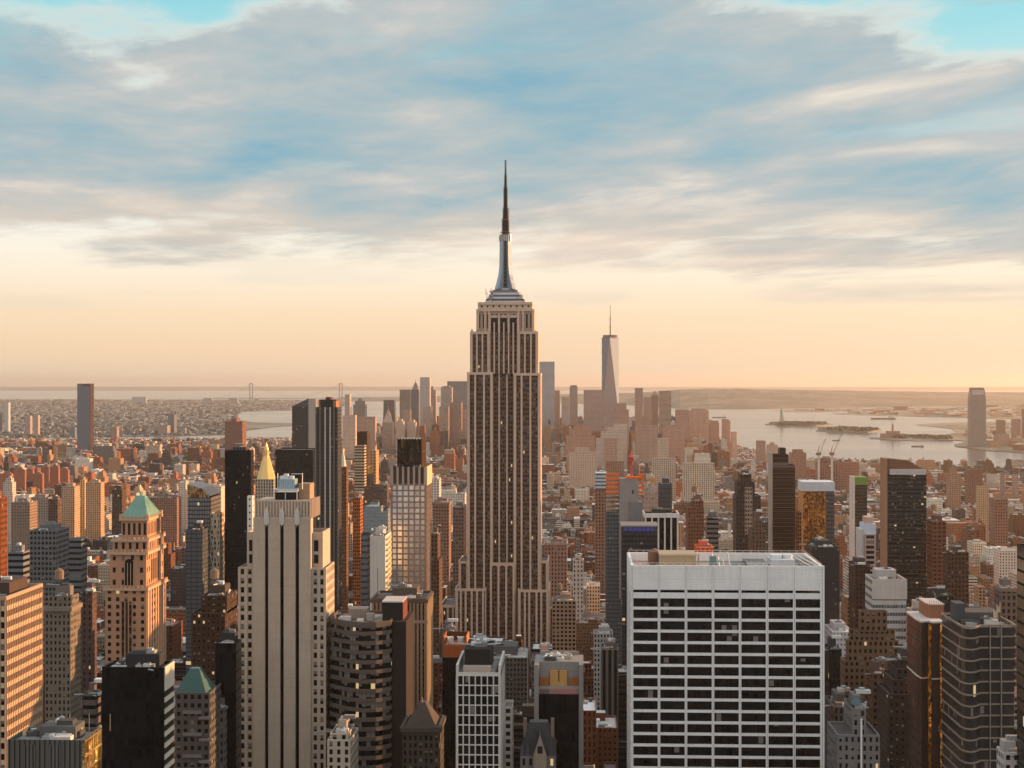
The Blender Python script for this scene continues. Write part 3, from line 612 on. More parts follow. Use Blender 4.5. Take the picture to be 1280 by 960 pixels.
# ================================================================ WHITE GRID OFFICE SLAB on the right
def slab_office():
    Y = 586.0; C = (.80, .79, .775); x0, x1 = PX(789, Y), PX(1029, Y); dp = 46.0
    def zz(py): return ZZ(py, (x0 + x1) / 2, Y)
    r = root('office_slab', 'wide pale stone office slab with black window bands and seven bays', 'office building', (x0 + x1) / 2, Y + dp / 2)
    zt = zz(707.5); n = 7
    m = MB(); m.box(x0 + .4, x1 - .4, Y + .9, Y + dp - .9, 0, zz(741), 'facade', (.004, .004, .005), p=(.93, 1, .035, .0), bay=1.95, fl=4.0, bottom=False)
    m.build('glazing', r)
    m = MB()
    m.box(x0, x1, Y + .5, Y + 1.5, zz(738), zt, 'stone', C); m.box(x0, x1, Y + dp - 1.2, Y + dp, zz(738), zt, 'stone', C); m.box(x0, x0 + .9, Y + 1.5, Y + dp - 1.2, zz(738), zt, 'stone', C); m.box(x1 - .9, x1, Y + 1.5, Y + dp - 1.2, zz(738), zt, 'stone', C)
    m.build('attic_panels', r)
    px_ = [x0 + (x1 - x0 - .9) * i / n for i in range(n + 1)]
    for i, x in enumerate(px_):
        m = MB(); wv = .88 if i < n else 1.5; m.box(x - .1, x + wv - .1, Y, Y + 1.2, 0, zt + .15, 'stone', tuple(v * 1.03 for v in C), bottom=False)
        m.box(x - .1 + wv * .5 - .06, x - .1 + wv * .5 + .06, Y - .04, Y + .01, 0, zt, 'stone', (.22, .21, .2)); m.build('pier', r)
    per = 14.30 * dep((x0 + x1) / 2, Y) / F; z = zz(748.6)
    m = MB(); m.box(x0, x1, Y + .45, Y + 1.4, z, zz(741.4), 'stone', C); m.box(x1 - .6, x1 + .0, Y + 1.4, Y + dp, z, zz(741.4), 'stone', C); m.box(x0, x0 + .6, Y + 1.4, Y + dp, z, zz(741.4), 'stone', C); m.build('spandrel', r)
    k = 0
    while z - per > 40:
        zb = z - per; m = MB(); hh = per * .24
        for (a, b, c_, d) in ((x0, x1, Y + .45, Y + 1.4), (x1 - .6, x1, Y + 1.4, Y + dp - .5), (x0, x0 + .6, Y + 1.4, Y + dp - .5)): m.box(a, b, c_, d, zb, zb + hh, 'stone', C)
        m.build('spandrel', r); z = zb; k += 1
    m = MB()
    for i in range(1, 5):
        yy = Y + 1.4 + (dp - 2) * i / 4; m.box(x0 - .25, x0 + .6, yy - 1, yy, 0, zt, 'stone', C, bottom=False); m.box(x1 - .6, x1 + .25, yy - 1, yy, 0, zt, 'stone', C, bottom=False)
    m.build('side_piers', r)
    m = MB(); zr = zt - 3.2; m.box(x0 + .9, x1 - .9, Y + 1.5, Y + dp - 1.2, zr - 1, zr, 'roofing', (.33, .27, .23)); m.box(x0 + 34, x0 + 52, Y + 8, Y + 40, zr, zr + .5, 'roofing', (.20, .20, .19)); m.build('roof_deck', r)
    m = MB(); m.box(x0 + 11.5, x0 + 25, Y + 16, Y + 30, zr, zt + 1.8, 'stone', (.45, .34, .22)); m.box(x0 + 11.2, x0 + 25.3, Y + 15.7, Y + 30.3, zt + 1.8, zt + 2.5, 'stone', (.5, .4, .28)); m.build('penthouse', r)
    m = MB(); m.cyl(x0 + 10, Y + 30, zr, zt + 2, 2.6, n=14, c=(.20, .11, .07)); m.cyl(x0 + 10, Y + 30, zt + 2, zt + 3.2, 2.6, .4, 14, 'stone', (.25, .14, .09)); m.build('water_tank', r)
    m = MB(); m.box(x0 + 53, x0 + 62, Y + 14, Y + 26, zr, zt + .8, 'stone', (.55, .58, .6)); m.cyl(x0 + 55.6, Y + 20, zt + .8, zt + 2.2, 2.5, n=14, c=(.65, .68, .7)); m.cyl(x0 + 60, Y + 20, zt + .8, zt + 2.2, 1.9, n=14, c=(.65, .68, .7)); m.build('cooling_tower', r)
    m = MB(); m.box(x0 + 45, x0 + 53, Y + 5, Y + 40, zr + .003, zr + 1.5, 'dark_glass', (.01, .01, .012)); m.box(x0 + 62.5, x1 - 1, Y + 5, Y + 40, zr + .003, zr + 1.2, 'dark_glass', (.01, .01, .012))
    for i in range(3): m.bar((x0 + 64 + i * 2.4, Y + 40, zt - .4), (x0 + 66.5 + i * 2.2, Y + 4, zt - .4), .35, 'stone', (.55, .55, .53))
    m.build('roof_well', r)
    m = MB(); rnd = random.Random(5)
    for i in range(10): a = rnd.uniform(3, 34); b = rnd.uniform(5, 14); m.box(x0 + a, x0 + a + rnd.uniform(1, 4), Y + b, Y + b + rnd.uniform(1, 3), zr, zr + rnd.uniform(.6, 2), 'stone', (.35, .34, .33))
    for i in range(6): a = rnd.uniform(26, 42); m.bar((x0 + a, Y + rnd.uniform(6, 30), zr), (x0 + a, Y + 20, zt + rnd.uniform(.5, 2.5)), .25, 'metal', (.4, .4, .4))
    m.box(x0 + 30, x0 + 32.4, Y + 12, Y + 15, zr, zt + 2.2, 'stone', (.14, .22, .22)); m.bar((x0 + 4, Y + 10, zr + .6), (x0 + 30, Y + 8, zr + .6), .35, 'metal', (.5, .5, .5))
    m.build('rooftop_plant', r)
    m = MB()
    for (a, b) in (((x0 + .4, Y + .9), (x1 - .4, Y + .9)), ((x1 - .4, Y + .9), (x1 - .4, Y + dp - .6)), ((x1 - .4, Y + dp - .6), (x0 + .4, Y + dp - .6))):
        m.bar((*a, zt + .9), (*b, zt + .9), .07, 'metal', (.6, .6, .6), n=4)
        for i in range(24): f = i / 23; m.bar((a[0] + (b[0] - a[0]) * f, a[1] + (b[1] - a[1]) * f, zt), (a[0] + (b[0] - a[0]) * f, a[1] + (b[1] - a[1]) * f, zt + .9), .05, 'metal', (.6, .6, .6), n=4)
    m.build('railing', r)
    reg(x0, x1, Y, Y + dp, zt, 960, 'the pale banded office slab')
slab_office()

# ================================================================ GREEN-ROOFED STONE TOWER on the left
def pyramid_tower():
    Y = 850.0; C = (.46, .25, .15); CL = (.56, .36, .23)
    r = root('pyramid_tower', 'ornate tan stone tower with green copper pyramid roof, sunlit right side', 'skyscraper', PX(158, Y), Y + 18)
    def zz(py): return ZZ(py, PX(158, Y), Y)
    dp = Y * (tn(183.3) / tn(207) - 1)
    st = S(C, 4.3, 4.1, .40, .52, .22, lit=.015); x0, x1 = PX(131.6, Y), PX(183.3, Y)
    m = MB(); mass(m, x0, x1, Y, Y + dp, 0, zz(735), st); m.build('walls', r)
    a, b = PX(136, Y), PX(183, Y) - .6; m = MB(); mass(m, a, b, Y + 1.5, Y + dp - 2, zz(736), zz(690), S(C, 4.6, 6, .34, .42, .2, lit=.0)); m.build('upper_walls', r)
    m = MB(); mass(m, PX(139, Y), PX(182.6, Y), Y + 3, Y + dp - 3, zz(691), zz(675), S(C, 3.6, 6.4, .4, .5, .1, lit=0)); m.build('upper_walls', r)
    ux0, ux1, uy0, uy1 = PX(147.5, Y), PX(180.5, Y), Y + 6, Y + dp - 6
    m = MB(); mass(m, ux0, ux1, uy0, uy1, zz(676), zz(649), S(C, 2.9, 11.6, .46, .55, .05, lit=0)); m.build('belvedere', r)
    m = MB()
    for (A_, B_, C_, D_, y_, h_, q) in ((x0, x1, Y, Y + dp, 735, 1.4, 1.1), (a, b, Y + 1.5, Y + dp - 2, 690, 1.6, 1.3), (PX(139, Y), PX(182.6, Y), Y + 3, Y + dp - 3, 675, 1.2, .9), (ux0, ux1, uy0, uy1, 649, 1.3, 1.0)):
        z = zz(y_); m.box(A_ - q, B_ + q, C_ - q, D_ + q, z - h_, z, 'stone', CL)
        n = int((B_ - A_ + 2 * q) / 2.1)
        for i in range(n): x = A_ - q + (B_ - A_ + 2 * q) * (i + .5) / n; m.box(x - .45, x + .45, C_ - q, C_ - q + .7, z, z + 1.2, 'stone', CL)
        n = int((D_ - C_ + 2 * q) / 2.1)
        for i in range(n): y = C_ - q + (D_ - C_ + 2 * q) * (i + .5) / n; m.box(B_ + q - .7, B_ + q, y - .45, y + .45, z, z + 1.2, 'stone', CL)
    for (X_c, Y_c) in ((ux0, uy0), (ux1, uy0), (ux1, uy1)): m.box(X_c - .9, X_c + .9, Y_c - .9, Y_c + .9, zz(649), zz(644), 'stone', CL)
    m.build('cornices', r)
    m = MB(); xm, ym = (ux0 + ux1) / 2, (uy0 + uy1) / 2; z0 = zz(648.5); z1 = zz(622.5); tw = 1.9
    lo = rect(ux0 - .4, ux1 + .4, uy0 - .4, uy1 + .4); hi = rect(xm - tw * 1.2, xm + tw * 1.2, ym - tw * .7, ym + tw * .7)
    m.ring(lo, z0, z1, 'stone', (.19, .33, .265), pts2=hi); m.cap(hi, z1, 'stone', (.2, .4, .33))
    for i in range(16):                                       # standing seams
        f = (i + .5) / 16; p = (lo[0][0] + (lo[1][0] - lo[0][0]) * f, lo[0][1]); q = (hi[0][0] + (hi[1][0] - hi[0][0]) * f, hi[0][1]); m.bar((*p, z0), (*q, z1), .13, 'stone', (.24, .40, .32), n=4)
        p = (lo[1][0], lo[1][1] + (lo[2][1] - lo[1][1]) * f); q = (hi[1][0], hi[1][1] + (hi[2][1] - hi[1][1]) * f); m.bar((*p, z0), (*q, z1), .13, 'stone', (.24, .40, .32), n=4)
    m.bar((xm, ym, z1), (xm, ym, z1 + 1.8), .9, 'stone', (.3, .45, .38), r2=.2, n=8); m.build('copper_roof', r)
    m = MB()                                                   # arched window, centre strip, flank piers
    xa, xb = PX(154.6, Y), PX(166.2, Y)
    def arch(xa, xb, yy, zb, zt_, c): 
        rr = (xb - xa) / 2; pts = [(xa, zb), (xb, zb)] + [(xa + rr + rr * math.cos(t_), zt_ - rr + rr * math.sin(t_)) for t_ in [math.pi * k / 8 for k in range(9)]]
        m.face([(x, yy, z) for x, z in pts], 'dark_glass', c)
    arch(xa, xb, Y + 1.35, zz(732), zz(699), (.012, .012, .014)); pass
    for i in range(4): m.box(xa + i * (xb - xa) / 3 - .15, xa + i * (xb - xa) / 3 + .15, Y + 1.1, Y + 1.4, zz(732), zz(704), 'stone', CL)
    m.box(PX(151.5, Y), PX(165.5, Y), Y - .15, Y + .1, 0, zz(752), 'facade', (.05, .03, .02), p=(.7, .6, .3, .02), bay=2.9, fl=4.1)
    for p in (151.5, 156.2, 160.8, 165.5): m.box(PX(p, Y) - .3, PX(p, Y) + .3, Y - .5, Y - .1, 0, zz(751), 'stone', C)
    m.build('window_arch', r)
    m = MB()
    for i in range(8): y = Y + .8 + i * (dp - 3.2) / 7; m.box(x1 - .05, x1 + .55, y, y + 1.6, 0, zz(738), 'stone', CL, bottom=False)
    for i in range(4): y = Y + dp * .30 + i * 4.2; m.box(b - .05, b + .12, y, y + 2.3, zz(728), zz(702), 'dark_glass', (.02, .015, .01))
    m.build('flank_piers', r)
    reg(x0, x1, Y, Y + dp, zz(649), 830, 'the green pyramid roof tower')
pyramid_tower()

# ================================================================ MORE NEAR AND MIDDLE-DISTANCE BUILDINGS
BLK = (.005, .005, .006)
def glass(c=(.03, .032, .035), bay=1.6, fl=3.8, bl=.06, rf=.0, lit=.004): return S(c, bay, fl, .9, .62, bl, rf, lit, roof=(.10, .10, .10))
OFF = 'office building'
# --- left foreground
T('banded_office', 'sunlit office slab with cream and dark stripes at the left edge', OFF, -48, 7, 750, 550, 52, st=glass((.12, .05, .03), bl=.25), grd=dict(bay=1.7, fl=3.9, pw=.28, sh=1.7, pr=.5, c=(.46, .30, .19), c2=(.62, .48, .33)), roof='box', short='the cream striped office slab', seed=2)
T('flat_office', 'grey flat roofed block with ribbed front and golden glass side in the bottom left corner', OFF, 9, 103, 925, 450, 125, st=S((.20, .19, .17), 1.5, 4, .22, 1, 0, 0, 0, roof=(.3, .29, .27)), grd=None, short='the bottom left flat roofed block', seed=3)
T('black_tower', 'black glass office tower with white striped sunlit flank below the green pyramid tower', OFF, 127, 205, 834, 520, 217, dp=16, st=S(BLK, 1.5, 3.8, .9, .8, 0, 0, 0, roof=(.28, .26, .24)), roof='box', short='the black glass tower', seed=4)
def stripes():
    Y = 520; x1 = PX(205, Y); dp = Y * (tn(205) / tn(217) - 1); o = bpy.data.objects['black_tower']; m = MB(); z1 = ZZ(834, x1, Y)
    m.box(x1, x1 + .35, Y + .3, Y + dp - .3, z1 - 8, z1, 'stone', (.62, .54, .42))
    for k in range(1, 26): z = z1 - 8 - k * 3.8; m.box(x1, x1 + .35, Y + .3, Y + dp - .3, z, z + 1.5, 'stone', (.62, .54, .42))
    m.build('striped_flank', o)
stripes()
def goldflank():
    Y = 450; x1 = PX(103, Y); dp = Y * (tn(103) / tn(125) - 1); o = bpy.data.objects['flat_office']; m = MB(); z1 = ZZ(925, x1, Y)
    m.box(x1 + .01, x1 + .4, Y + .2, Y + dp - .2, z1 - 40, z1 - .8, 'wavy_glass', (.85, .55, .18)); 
    for k in range(5): y = Y + .2 + (dp - .7) * k / 4; m.box(x1 + .3, x1 + .6, y, y + .3, z1 - 40, z1, 'stone', (.15, .10, .05))
    for k in range(9): m.box(x1 + .3, x1 + .55, Y + .2, Y + dp - .2, z1 - .9 - k * 4.2, z1 - .4 - k * 4.2, 'stone', (.15, .10, .05))
    m.build('glass_flank', o)
    m = MB()
    for a in (30, 62): m.box(PX(a, Y), PX(a + 14, Y), Y - .3, Y + .05, z1 - 60, z1 - 1.5, 'facade', (.11, .105, .10), p=(.3, 1, 0, 0), bay=1.2, fl=4)
    for a in (70, 95, 122): m.bar((PX(a, Y), Y + 12, z1), (PX(a, Y), Y + 12, z1 + 5), .12, 'metal', (.2, .2, .2))
    m.build('front_panels', o)
goldflank()
def hip_roof_office():
    Y = 600; r, top, rnd = T('hip_roof_office', 'grey stone office with small green copper pyramid roof beside the black glass tower', OFF, 219, 262, 866, Y, 280, st=S((.19, .17, .155), 4, 4.2, .5, .5, .1, lit=.01), roof='none', short='the small green pyramid roof office', seed=5)
    a, b, c, d, z = top; m = MB(); za = ZZ(839, a, Y); xm = (a + b) / 2 - .5
    d = min(d, c + 15)
    m.ring(rect(a - .3, b - 1.5, c + .5, d), z - .5, za, 'stone', (.055, .12, .11), pts2=rect(xm - 2, xm + 1.6, c + 6, d - 6)); m.cap(rect(xm - 2, xm + 1.6, c + 6, d - 6), za, 'metal', (.3, .3, .3))
    m.build('copper_roof', r)
    m = MB()
    for i in range(6): x = xm - 2 + i * .7; m.bar((x, c + 6, za), (x, c + 6, za + 1.3), .08, 'metal', (.2, .2, .2), n=4)
    m.build('railing', r); m = MB()
    for k in range(5): z0 = z - 8 - k * 8.4; m = MB(); m.box(a + 3, b - 3, c - .8, c + .05, z0, z0 + 1.2, 'stone', (.18, .165, .15)); m.build('balcony', r); m = MB(); m.box(b - 4, b + 1.0, c - 1.0, c + 1, z0 - 2, z0 - 1, 'stone', (.2, .18, .165)); m.build('balcony', r)
    T('stone_annex', 'grey stone wing stepping down beside the small green pyramid roof', OFF, 262, 280, 885, 615, 284, st=S((.27, .25, .235), 3, 4, .45, .5, .2), seed=6)
hip_roof_office()
T('black_slab', 'plain black slab beside the slotted stone tower, orange glowing top edge', OFF, 269, 295, 804, 620, 298.6, st=S(BLK, 1.6, 3.8, .9, .9, 0), roof='box', seed=7, short='the plain black slab')
T('brown_tower', 'dark brown brick office with rows of small lit windows behind the black slab', OFF, 240, 298, 766, 760, None, 30, st=S((.115, .06, .035), 3.3, 3.9, .42, .42, .3, lit=.16), tiers=((9, 0, 745, 4),), roof='tank', seed=8, short='the brown office with lit windows')
T('grid_office', 'grey office tower with an even grid of square windows, left side', OFF, 37, 70, 663, 900, 86, st=S((.30, .30, .31), 3.1, 3.8, .62, .55, .1), ybot=745, roof='box', seed=9, short='the grey square grid tower')
T('ornate_building', 'cream ornate stone building with stepped top below the grey grid tower', 'building', 56, 88, 758, 720, 101, st=S((.36, .29, .22), 3, 3.9, .4, .55, .2), tiers=((2, 1, 745, 3),), cornice=True, ybot=850, seed=10, roof='tank')
T('slim_tower', 'slim dim pinkish tower with flat top between the ornate building and the pyramid tower', 'tower', 102, 121, 739, 760, None, 25, st=S((.20, .12, .10), 3, 3.8, .3, .5, .1), ybot=860, seed=11)
T('strip_office', 'small pale office with ribbon windows left of the black glass tower', OFF, 104, 126, 867, 640, None, 20, st=S((.26, .21, .19), 30, 3.8, 1, .42, .1), roof='box', seed=12)
T('orange_tower', 'orange sunlit tower edge at the left border of the view', 'tower', -30, 0.5, 622, 800, 3.5, st=S((.34, .10, .03), 3, 3.8, .4, .5, .1), ybot=735, seed=13)
T('white_block', 'bright white roofed block right behind the grey square grid tower', 'building', 84, 109, 674, 1040, None, 70, st=S((.26, .27, .28), 30, 3.8, 1, .4, .1, roof=(.7, .72, .74)), roof='none', ybot=700, seed=14)
T('low_office', 'pale low office with ribbon windows left of the grey square grid tower', OFF, 10, 37, 690, 960, None, 40, st=S((.36, .36, .38), 30, 3.8, 1, .45, .1, roof=(.6, .62, .64)), roof='box', ybot=735, seed=15)
def lattice_tower():
    Y = 1100; r, top, rnd = T('lattice_tower', 'brown glass tower with slanted roof and white diagonal lattice beside it', 'tower', 234, 262, 622, Y, None, 34, st=S((.12, .06, .03), 2.4, 3.8, .8, .7, .05, .25), roof='none', ybot=735, short='the diagonal lattice tower', exact=True, seed=16)
    a, b, c, d, z = top; m = MB(); z2 = ZZ(605, a, Y); f = [(a, z - .3), (b, z - .3), (b, z + 1), ((a + b) / 2 + 2, z2 - 3), (a, z2)]
    for yy, s_ in ((c, 1), (d, -1)): m.face([(x, yy, zz_) for x, zz_ in f], 'wavy_glass', (.35, .2, .1))
    for i in range(2, 5): p, q = f[i], f[(i + 1) % 5]; m.face([(p[0], c, p[1]), (q[0], c, q[1]), (q[0], d, q[1]), (p[0], d, p[1])], 'dark_glass', (.06, .04, .03))
    m.build('slanted_roof', r)
    x0, x1 = PX(262, Y), PX(274, Y); zt = ZZ(642, x0, Y); dp = Y * (tn(274) / tn(280) - 1)
    m = MB(); mass(m, x0 + .02, x1, Y + 2, Y + dp, 0, zt, S((.5, .36, .22), 2.5, 3.8, .5, .6, .1)); m.build('wing', r)
    m = MB(); n = 9; hgt = 14.5
    for i in range(n):
        z = zt - i * hgt
        for sx in (0, 1):
            xa, xb = (x0, (x0 + x1) / 2) if sx == 0 else ((x0 + x1) / 2, x1)
            m.bar((xa, Y + 1.4, z), (xb, Y + 1.4, z - hgt), .28, 'stone', (.6, .57, .52), n=4); m.bar((xb, Y + 1.4, z), (xa, Y + 1.4, z - hgt), .28, 'stone', (.6, .57, .52), n=4)
    m.build('lattice', r); reg(x0, x1, Y, Y + dp, zt, 735)
lattice_tower()
T('glass_block', 'dark glass block with thin bright mullions under the diagonal lattice tower', OFF, 232, 262, 662, 1070, None, 26, st=S((.06, .05, .045), 5, 3.8, .9, .8, .02, .12), roof='box', ybot=740, seed=17)
r, top, rnd = T('balcony_tower', 'black residential tower with ragged balcony edges left of the gold pyramid', 'tower', 281, 313.5, 563, 1100, 316, st=S((.014, .014, .016), 2.2, 3.4, .5, .6, .03), ybot=800, roof='none', short='the black balcony tower', seed=18)
m = MB(); a, b, c, d, z = top
for k in range(38): z0 = z - 4 - k * 3.4; e = (1.8 if k % 3 else 2.6) if k < 16 or k > 24 else 1.0; m = MB(); m.box(b - 1, b + e, c + 1, d, z0, z0 + .35, 'stone', (.20, .10, .06)); m.build('balcony', r)
m = MB(); m.box(a + 5, b - 4, c + 3, d - 3, z - 1, z + 2.2, 'stone', (.05, .05, .05))
for i in range(6): m.bar((a + 3 + i * 2.2, c + 2, z), (a + 3 + i * 2.2, c + 2, z + 3), .15, 'metal', (.2, .2, .2), n=4)
m.cyl((a + b) / 2, c + 8, z + 3, z + 4.4, 3.6, 4.6, 12, 'stone', (.3, .3, .3), bottom=True); m.bar(((a + b) / 2, c + 8, z), ((a + b) / 2, c + 8, z + 3), .8); m.build('crown', r)
T('white_slab', 'bright white narrow slab peeking out left of the slotted tower crown', 'building', 309, 318, 620, 900, None, 16, st=S((.7, .66, .6), 30, 3.8, .3, .3, 0), ybot=660, roof='none', seed=19)
# gold pyramid
def gold_pyramid():
    Y = 1950; r = root('gold_pyramid_tower', 'limestone tower capped by a gilded pyramid spire', 'tower', PX(330, Y), Y + 15)
    def zz(p): return ZZ(p, PX(330, Y), Y)
    x0, x1 = PX(319, Y), PX(342, Y); d = x1 - x0; st = S((.42, .36, .28), 3.4, 4, .42, .7, .1); xm, ym = (x0 + x1) / 2, Y + d / 2
    m = MB(); mass(m, x0, x1, Y, Y + d, 0, zz(599), st); m.build('walls', r)
    m = MB(); G = (.80, .50, .19); ra, rb = d / 2 + .8, d * .14
    m.ring(circle(xm, ym, ra, 8, math.pi / 8), zz(600), zz(571), 'metal', G, pts2=circle(xm, ym, rb * 1.25, 8, math.pi / 8)); m.cap(circle(xm, ym, rb * 1.25, 8, math.pi / 8), zz(571), 'metal', G); m.build('gold_roof', r)
    m = MB(); m.cyl(xm, ym, zz(571), zz(563), rb, rb * .8, 8, 'metal', G)
    for k in range(8): t_ = k * math.pi / 4; m.bar((xm + rb * 1.2 * math.cos(t_), ym + rb * 1.2 * math.sin(t_), zz(571)), (xm + rb * math.cos(t_), ym + rb * math.sin(t_), zz(562)), .3, 'metal', G, n=4)
    m.cone(circle(xm, ym, rb * .95, 8), zz(563), (xm, ym, zz(553)), 'metal', G); m.build('lantern', r); reg(x0, x1, Y, Y + d, 150, 615, 'the gold pyramid')
gold_pyramid()
T('wide_black_slab', 'wide black office slab in front of the slanted glass tower', OFF, 344, 399, 562, 1700, None, 40, st=S(BLK, 2, 3.8, .9, .8, .01), ybot=600, roof='none', seed=20, short='the wide black slab')
def slant_tower():
    Y = 2300; r = root('slanted_glass_tower', 'bronze and blue glass tower with slanted top behind the wide black slab', 'skyscraper', PX(378, Y), Y + 15)
    def zz(p): return ZZ(p, PX(378, Y), Y)
    m = MB(); x0, xm, x1 = PX(365, Y), PX(385.5, Y), PX(392.5, Y)
    lo = rect(x0, xm, Y, Y + 26); z = zz(508)
    m.ring(lo, 0, z, 'facade', (.06, .04, .03), p=(.9, .8, .03, .0), bay=3, fl=4, rf=.04)
    m.face([(x0, Y, z), (xm, Y, z), (xm, Y, zz(498))], 'dark_glass', (.07, .08, .09)); m.face([(x0, Y, z), (xm, Y, zz(498)), (xm, Y + 26, zz(498)), (x0, Y + 26, z)], 'dark_glass', (.08, .08, .08)); m.face([(x0, Y + 26, z), (xm, Y + 26, zz(498)), (xm, Y + 26, z)], 'dark_glass', (.07, .08, .09))
    m.build('walls', r); m = MB(); m.face([(xm, Y, 0), (x1, Y + 9, 0), (x1 + 1, Y + 9, zz(498.5)), (xm, Y, zz(498))], 'dark_glass', (.16, .19, .21)); m.face([(x1, Y + 9, 0), (x1, Y + 26, 0), (x1 + 1, Y + 26, zz(498.5)), (x1 + 1, Y + 9, zz(498.5))], 'dark_glass', (.3, .26, .22)); m.face([(xm, Y, zz(498)), (x1 + 1, Y + 9, zz(498.5)), (x1 + 1, Y + 26, zz(498.5)), (xm, Y + 26, zz(498))], 'dark_glass', (.1, .1, .1)); m.build('glass_flank', r)
    reg(x0, x1, Y, Y + 26, zz(500), 562, 'the slanted glass tower')
slant_tower()
def needle():
    Y = 1550; r, top, rnd = T('dark_needle_tower', 'slender dark tower with thin pale vertical lines and notched crown', 'skyscraper', 394, 422, 509, Y, 427, st=S((.028, .026, .024), 2.3, 3.7, .8, .6, .04, .05), ybot=700, roof='none', short='the slender dark tower', seed=21)
    a, b, c, d, z = top; m = MB(); 
    for p in (406.5, 412.7): m.box(PX(p, Y) - .7, PX(p, Y) + .7, c - .8, c + .1, 0, z, 'stone', (.5, .44, .4))
    for p in (394.8, 400, 417.5): m.box(PX(p, Y) - .25, PX(p, Y) + .25, c - .5, c + .1, 0, z, 'stone', (.3, .26, .22))
    m.build('fins', r); m = MB(); zc = ZZ(499.5, a, Y); m.box(PX(398.5, Y), PX(419.5, Y), c + 2, d - 3, z - 1, zc, 'stone', (.035, .03, .028)); m.box(PX(416, Y), PX(419.7, Y), c + 1.6, d - 3, z - 1, zc - 1, 'stone', (.35, .16, .08)); m.box(PX(398.3, Y), PX(400.2, Y), c + 1.6, c + 8, z, zc - 1.5, 'stone', (.3, .1, .05)); m.box(PX(406, Y), PX(412, Y), c + 5, d - 6, zc, zc + 2.5, 'stone', (.12, .05, .04)); m.bar((PX(409, Y), c + 8, zc + 2), (PX(408, Y), c + 8, zc + 4.5), .3); m.build('crown', r)
needle()
T('edge_lit_tower', 'narrow dark tower with golden sunlit flank right of the slender dark tower', 'tower', 427, 433, 584, 1480, 435.5, st=S((.16, .07, .03), 2, 3.6, .4, .5, .1), ybot=700, roof='none', seed=22)
def clock_tower():
    Y = 2100; r, top, rnd = T('white_spire_tower', 'small white pyramid spire showing right of the slender dark tower', 'tower', 424, 433.5, 583, Y, None, 18, st=S((.5, .42, .34), 3, 4, .4, .5, .1), ybot=600, roof='none', seed=23)
    a, b, c, d, z = top; xm = (a + b) / 2; m = MB(); m.cone(rect(a + .3, b - .3, c, d), z - 1, (xm, c + 9, ZZ(560, xm, Y)), 'stone', (.6, .5, .4)); m.cyl(xm, c + 9, ZZ(566, xm, Y), ZZ(561, xm, Y), 1.4, n=8, mat='metal', c=(.7, .5, .2)); m.build('spire', r)
clock_tower()
T('dark_cap_tower', 'black topped tower above golden apartment block left of the glass crown tower', 'tower', 446, 462.5, 540, 1900, None, 26, st=S((.07, .035, .02), 2.5, 3.6, .4, .6, .05), ybot=560, roof='none', seed=24, short='the black topped tower')
T('banded_apartments', 'tan banded apartment tower in front of the black topped tower', 'apartment tower', 443, 455.5, 557, 1750, 458, st=S((.50, .36, .24), 30, 3.2, 1, .4, .3), ybot=610, roof='none', seed=25)
T('golden_apartments', 'golden lit apartment block right of the black topped tower', 'apartment tower', 462, 470, 563, 1800, 473.5, st=S((.5, .3, .15), 3, 3.4, .4, .5, .1), ybot=590, roof='box', seed=26)
r, top, rnd = T('bronze_tower', 'stepped bronze glass tower with small gold lantern roof', 'tower', 453, 484, 616, 1250, None, 30, st=S((.16, .08, .045), 2.6, 3.6, .7, .5, .1, .1, .02), tiers=((2, 4, 608, 2), (2, 13, 593, 3)), ybot=645, roof='none', seed=27, short='the bronze stepped tower')
a, b, c, d, z = top; m = MB(); m.box(a + 1, b - 1, c + 1, d - 1, z - 1, z + 3.5, 'stone', (.6, .30, .07)); m.ring(rect(a + 1, b - 1, c + 1, d - 1), z + 3.5, z + 6, 'stone', (.6, .3, .07), pts2=rect(a + 3, b - 3, c + 4, d - 4)); m.cap(rect(a + 3, b - 3, c + 4, d - 4), z + 6, 'stone', (.6, .3, .07)); m.build('gold_lantern', r)
T('orange_frame_tower', 'narrow orange brown tower with open balconies left of the teal glass tower', 'tower', 441, 454, 622, 1200, None, 20, st=S((.36, .12, .045), 2.2, 3.4, .6, .55, .2, .0, .03), ybot=720, roof='box', seed=28)
T('teal_glass_tower', 'pale teal glass tower top below the bronze stepped tower', 'tower', 455, 485, 640, 1150, 488, st=S((.22, .28, .28), 2.4, 3.6, .75, .6, .3, .35, .02), tiers=((0, 9, 633, 2),), ybot=670, roof='box', seed=29)
T('blank_wall_tower', 'white blank walled slab with golden balcony flank left of the white grid tower', 'building', 462.5, 481.5, 670, 950, 489, st=S((.58, .53, .47), 40, 60, .03, .3, 0), ybot=745, roof='box', seed=30, short='the blank white slab')
m = MB(); Y = 950; x1 = PX(481.5, Y)
for k in range(30): z = ZZ(672, x1, Y) - 2 - k * 3.3; m = MB(); m.box(x1, x1 + 1.2, Y + 3, Y + 24, z, z + 1.1, 'stone', (.55, .38, .2)); m.build('balcony', bpy.data.objects['blank_wall_tower'])
T('blue_edge_tower', 'dim blue grey tower hidden half behind the blank white slab', 'tower', 451, 463, 668, 1000, None, 25, st=glass((.09, .11, .12), rf=.2), ybot=760, roof='none', seed=31)
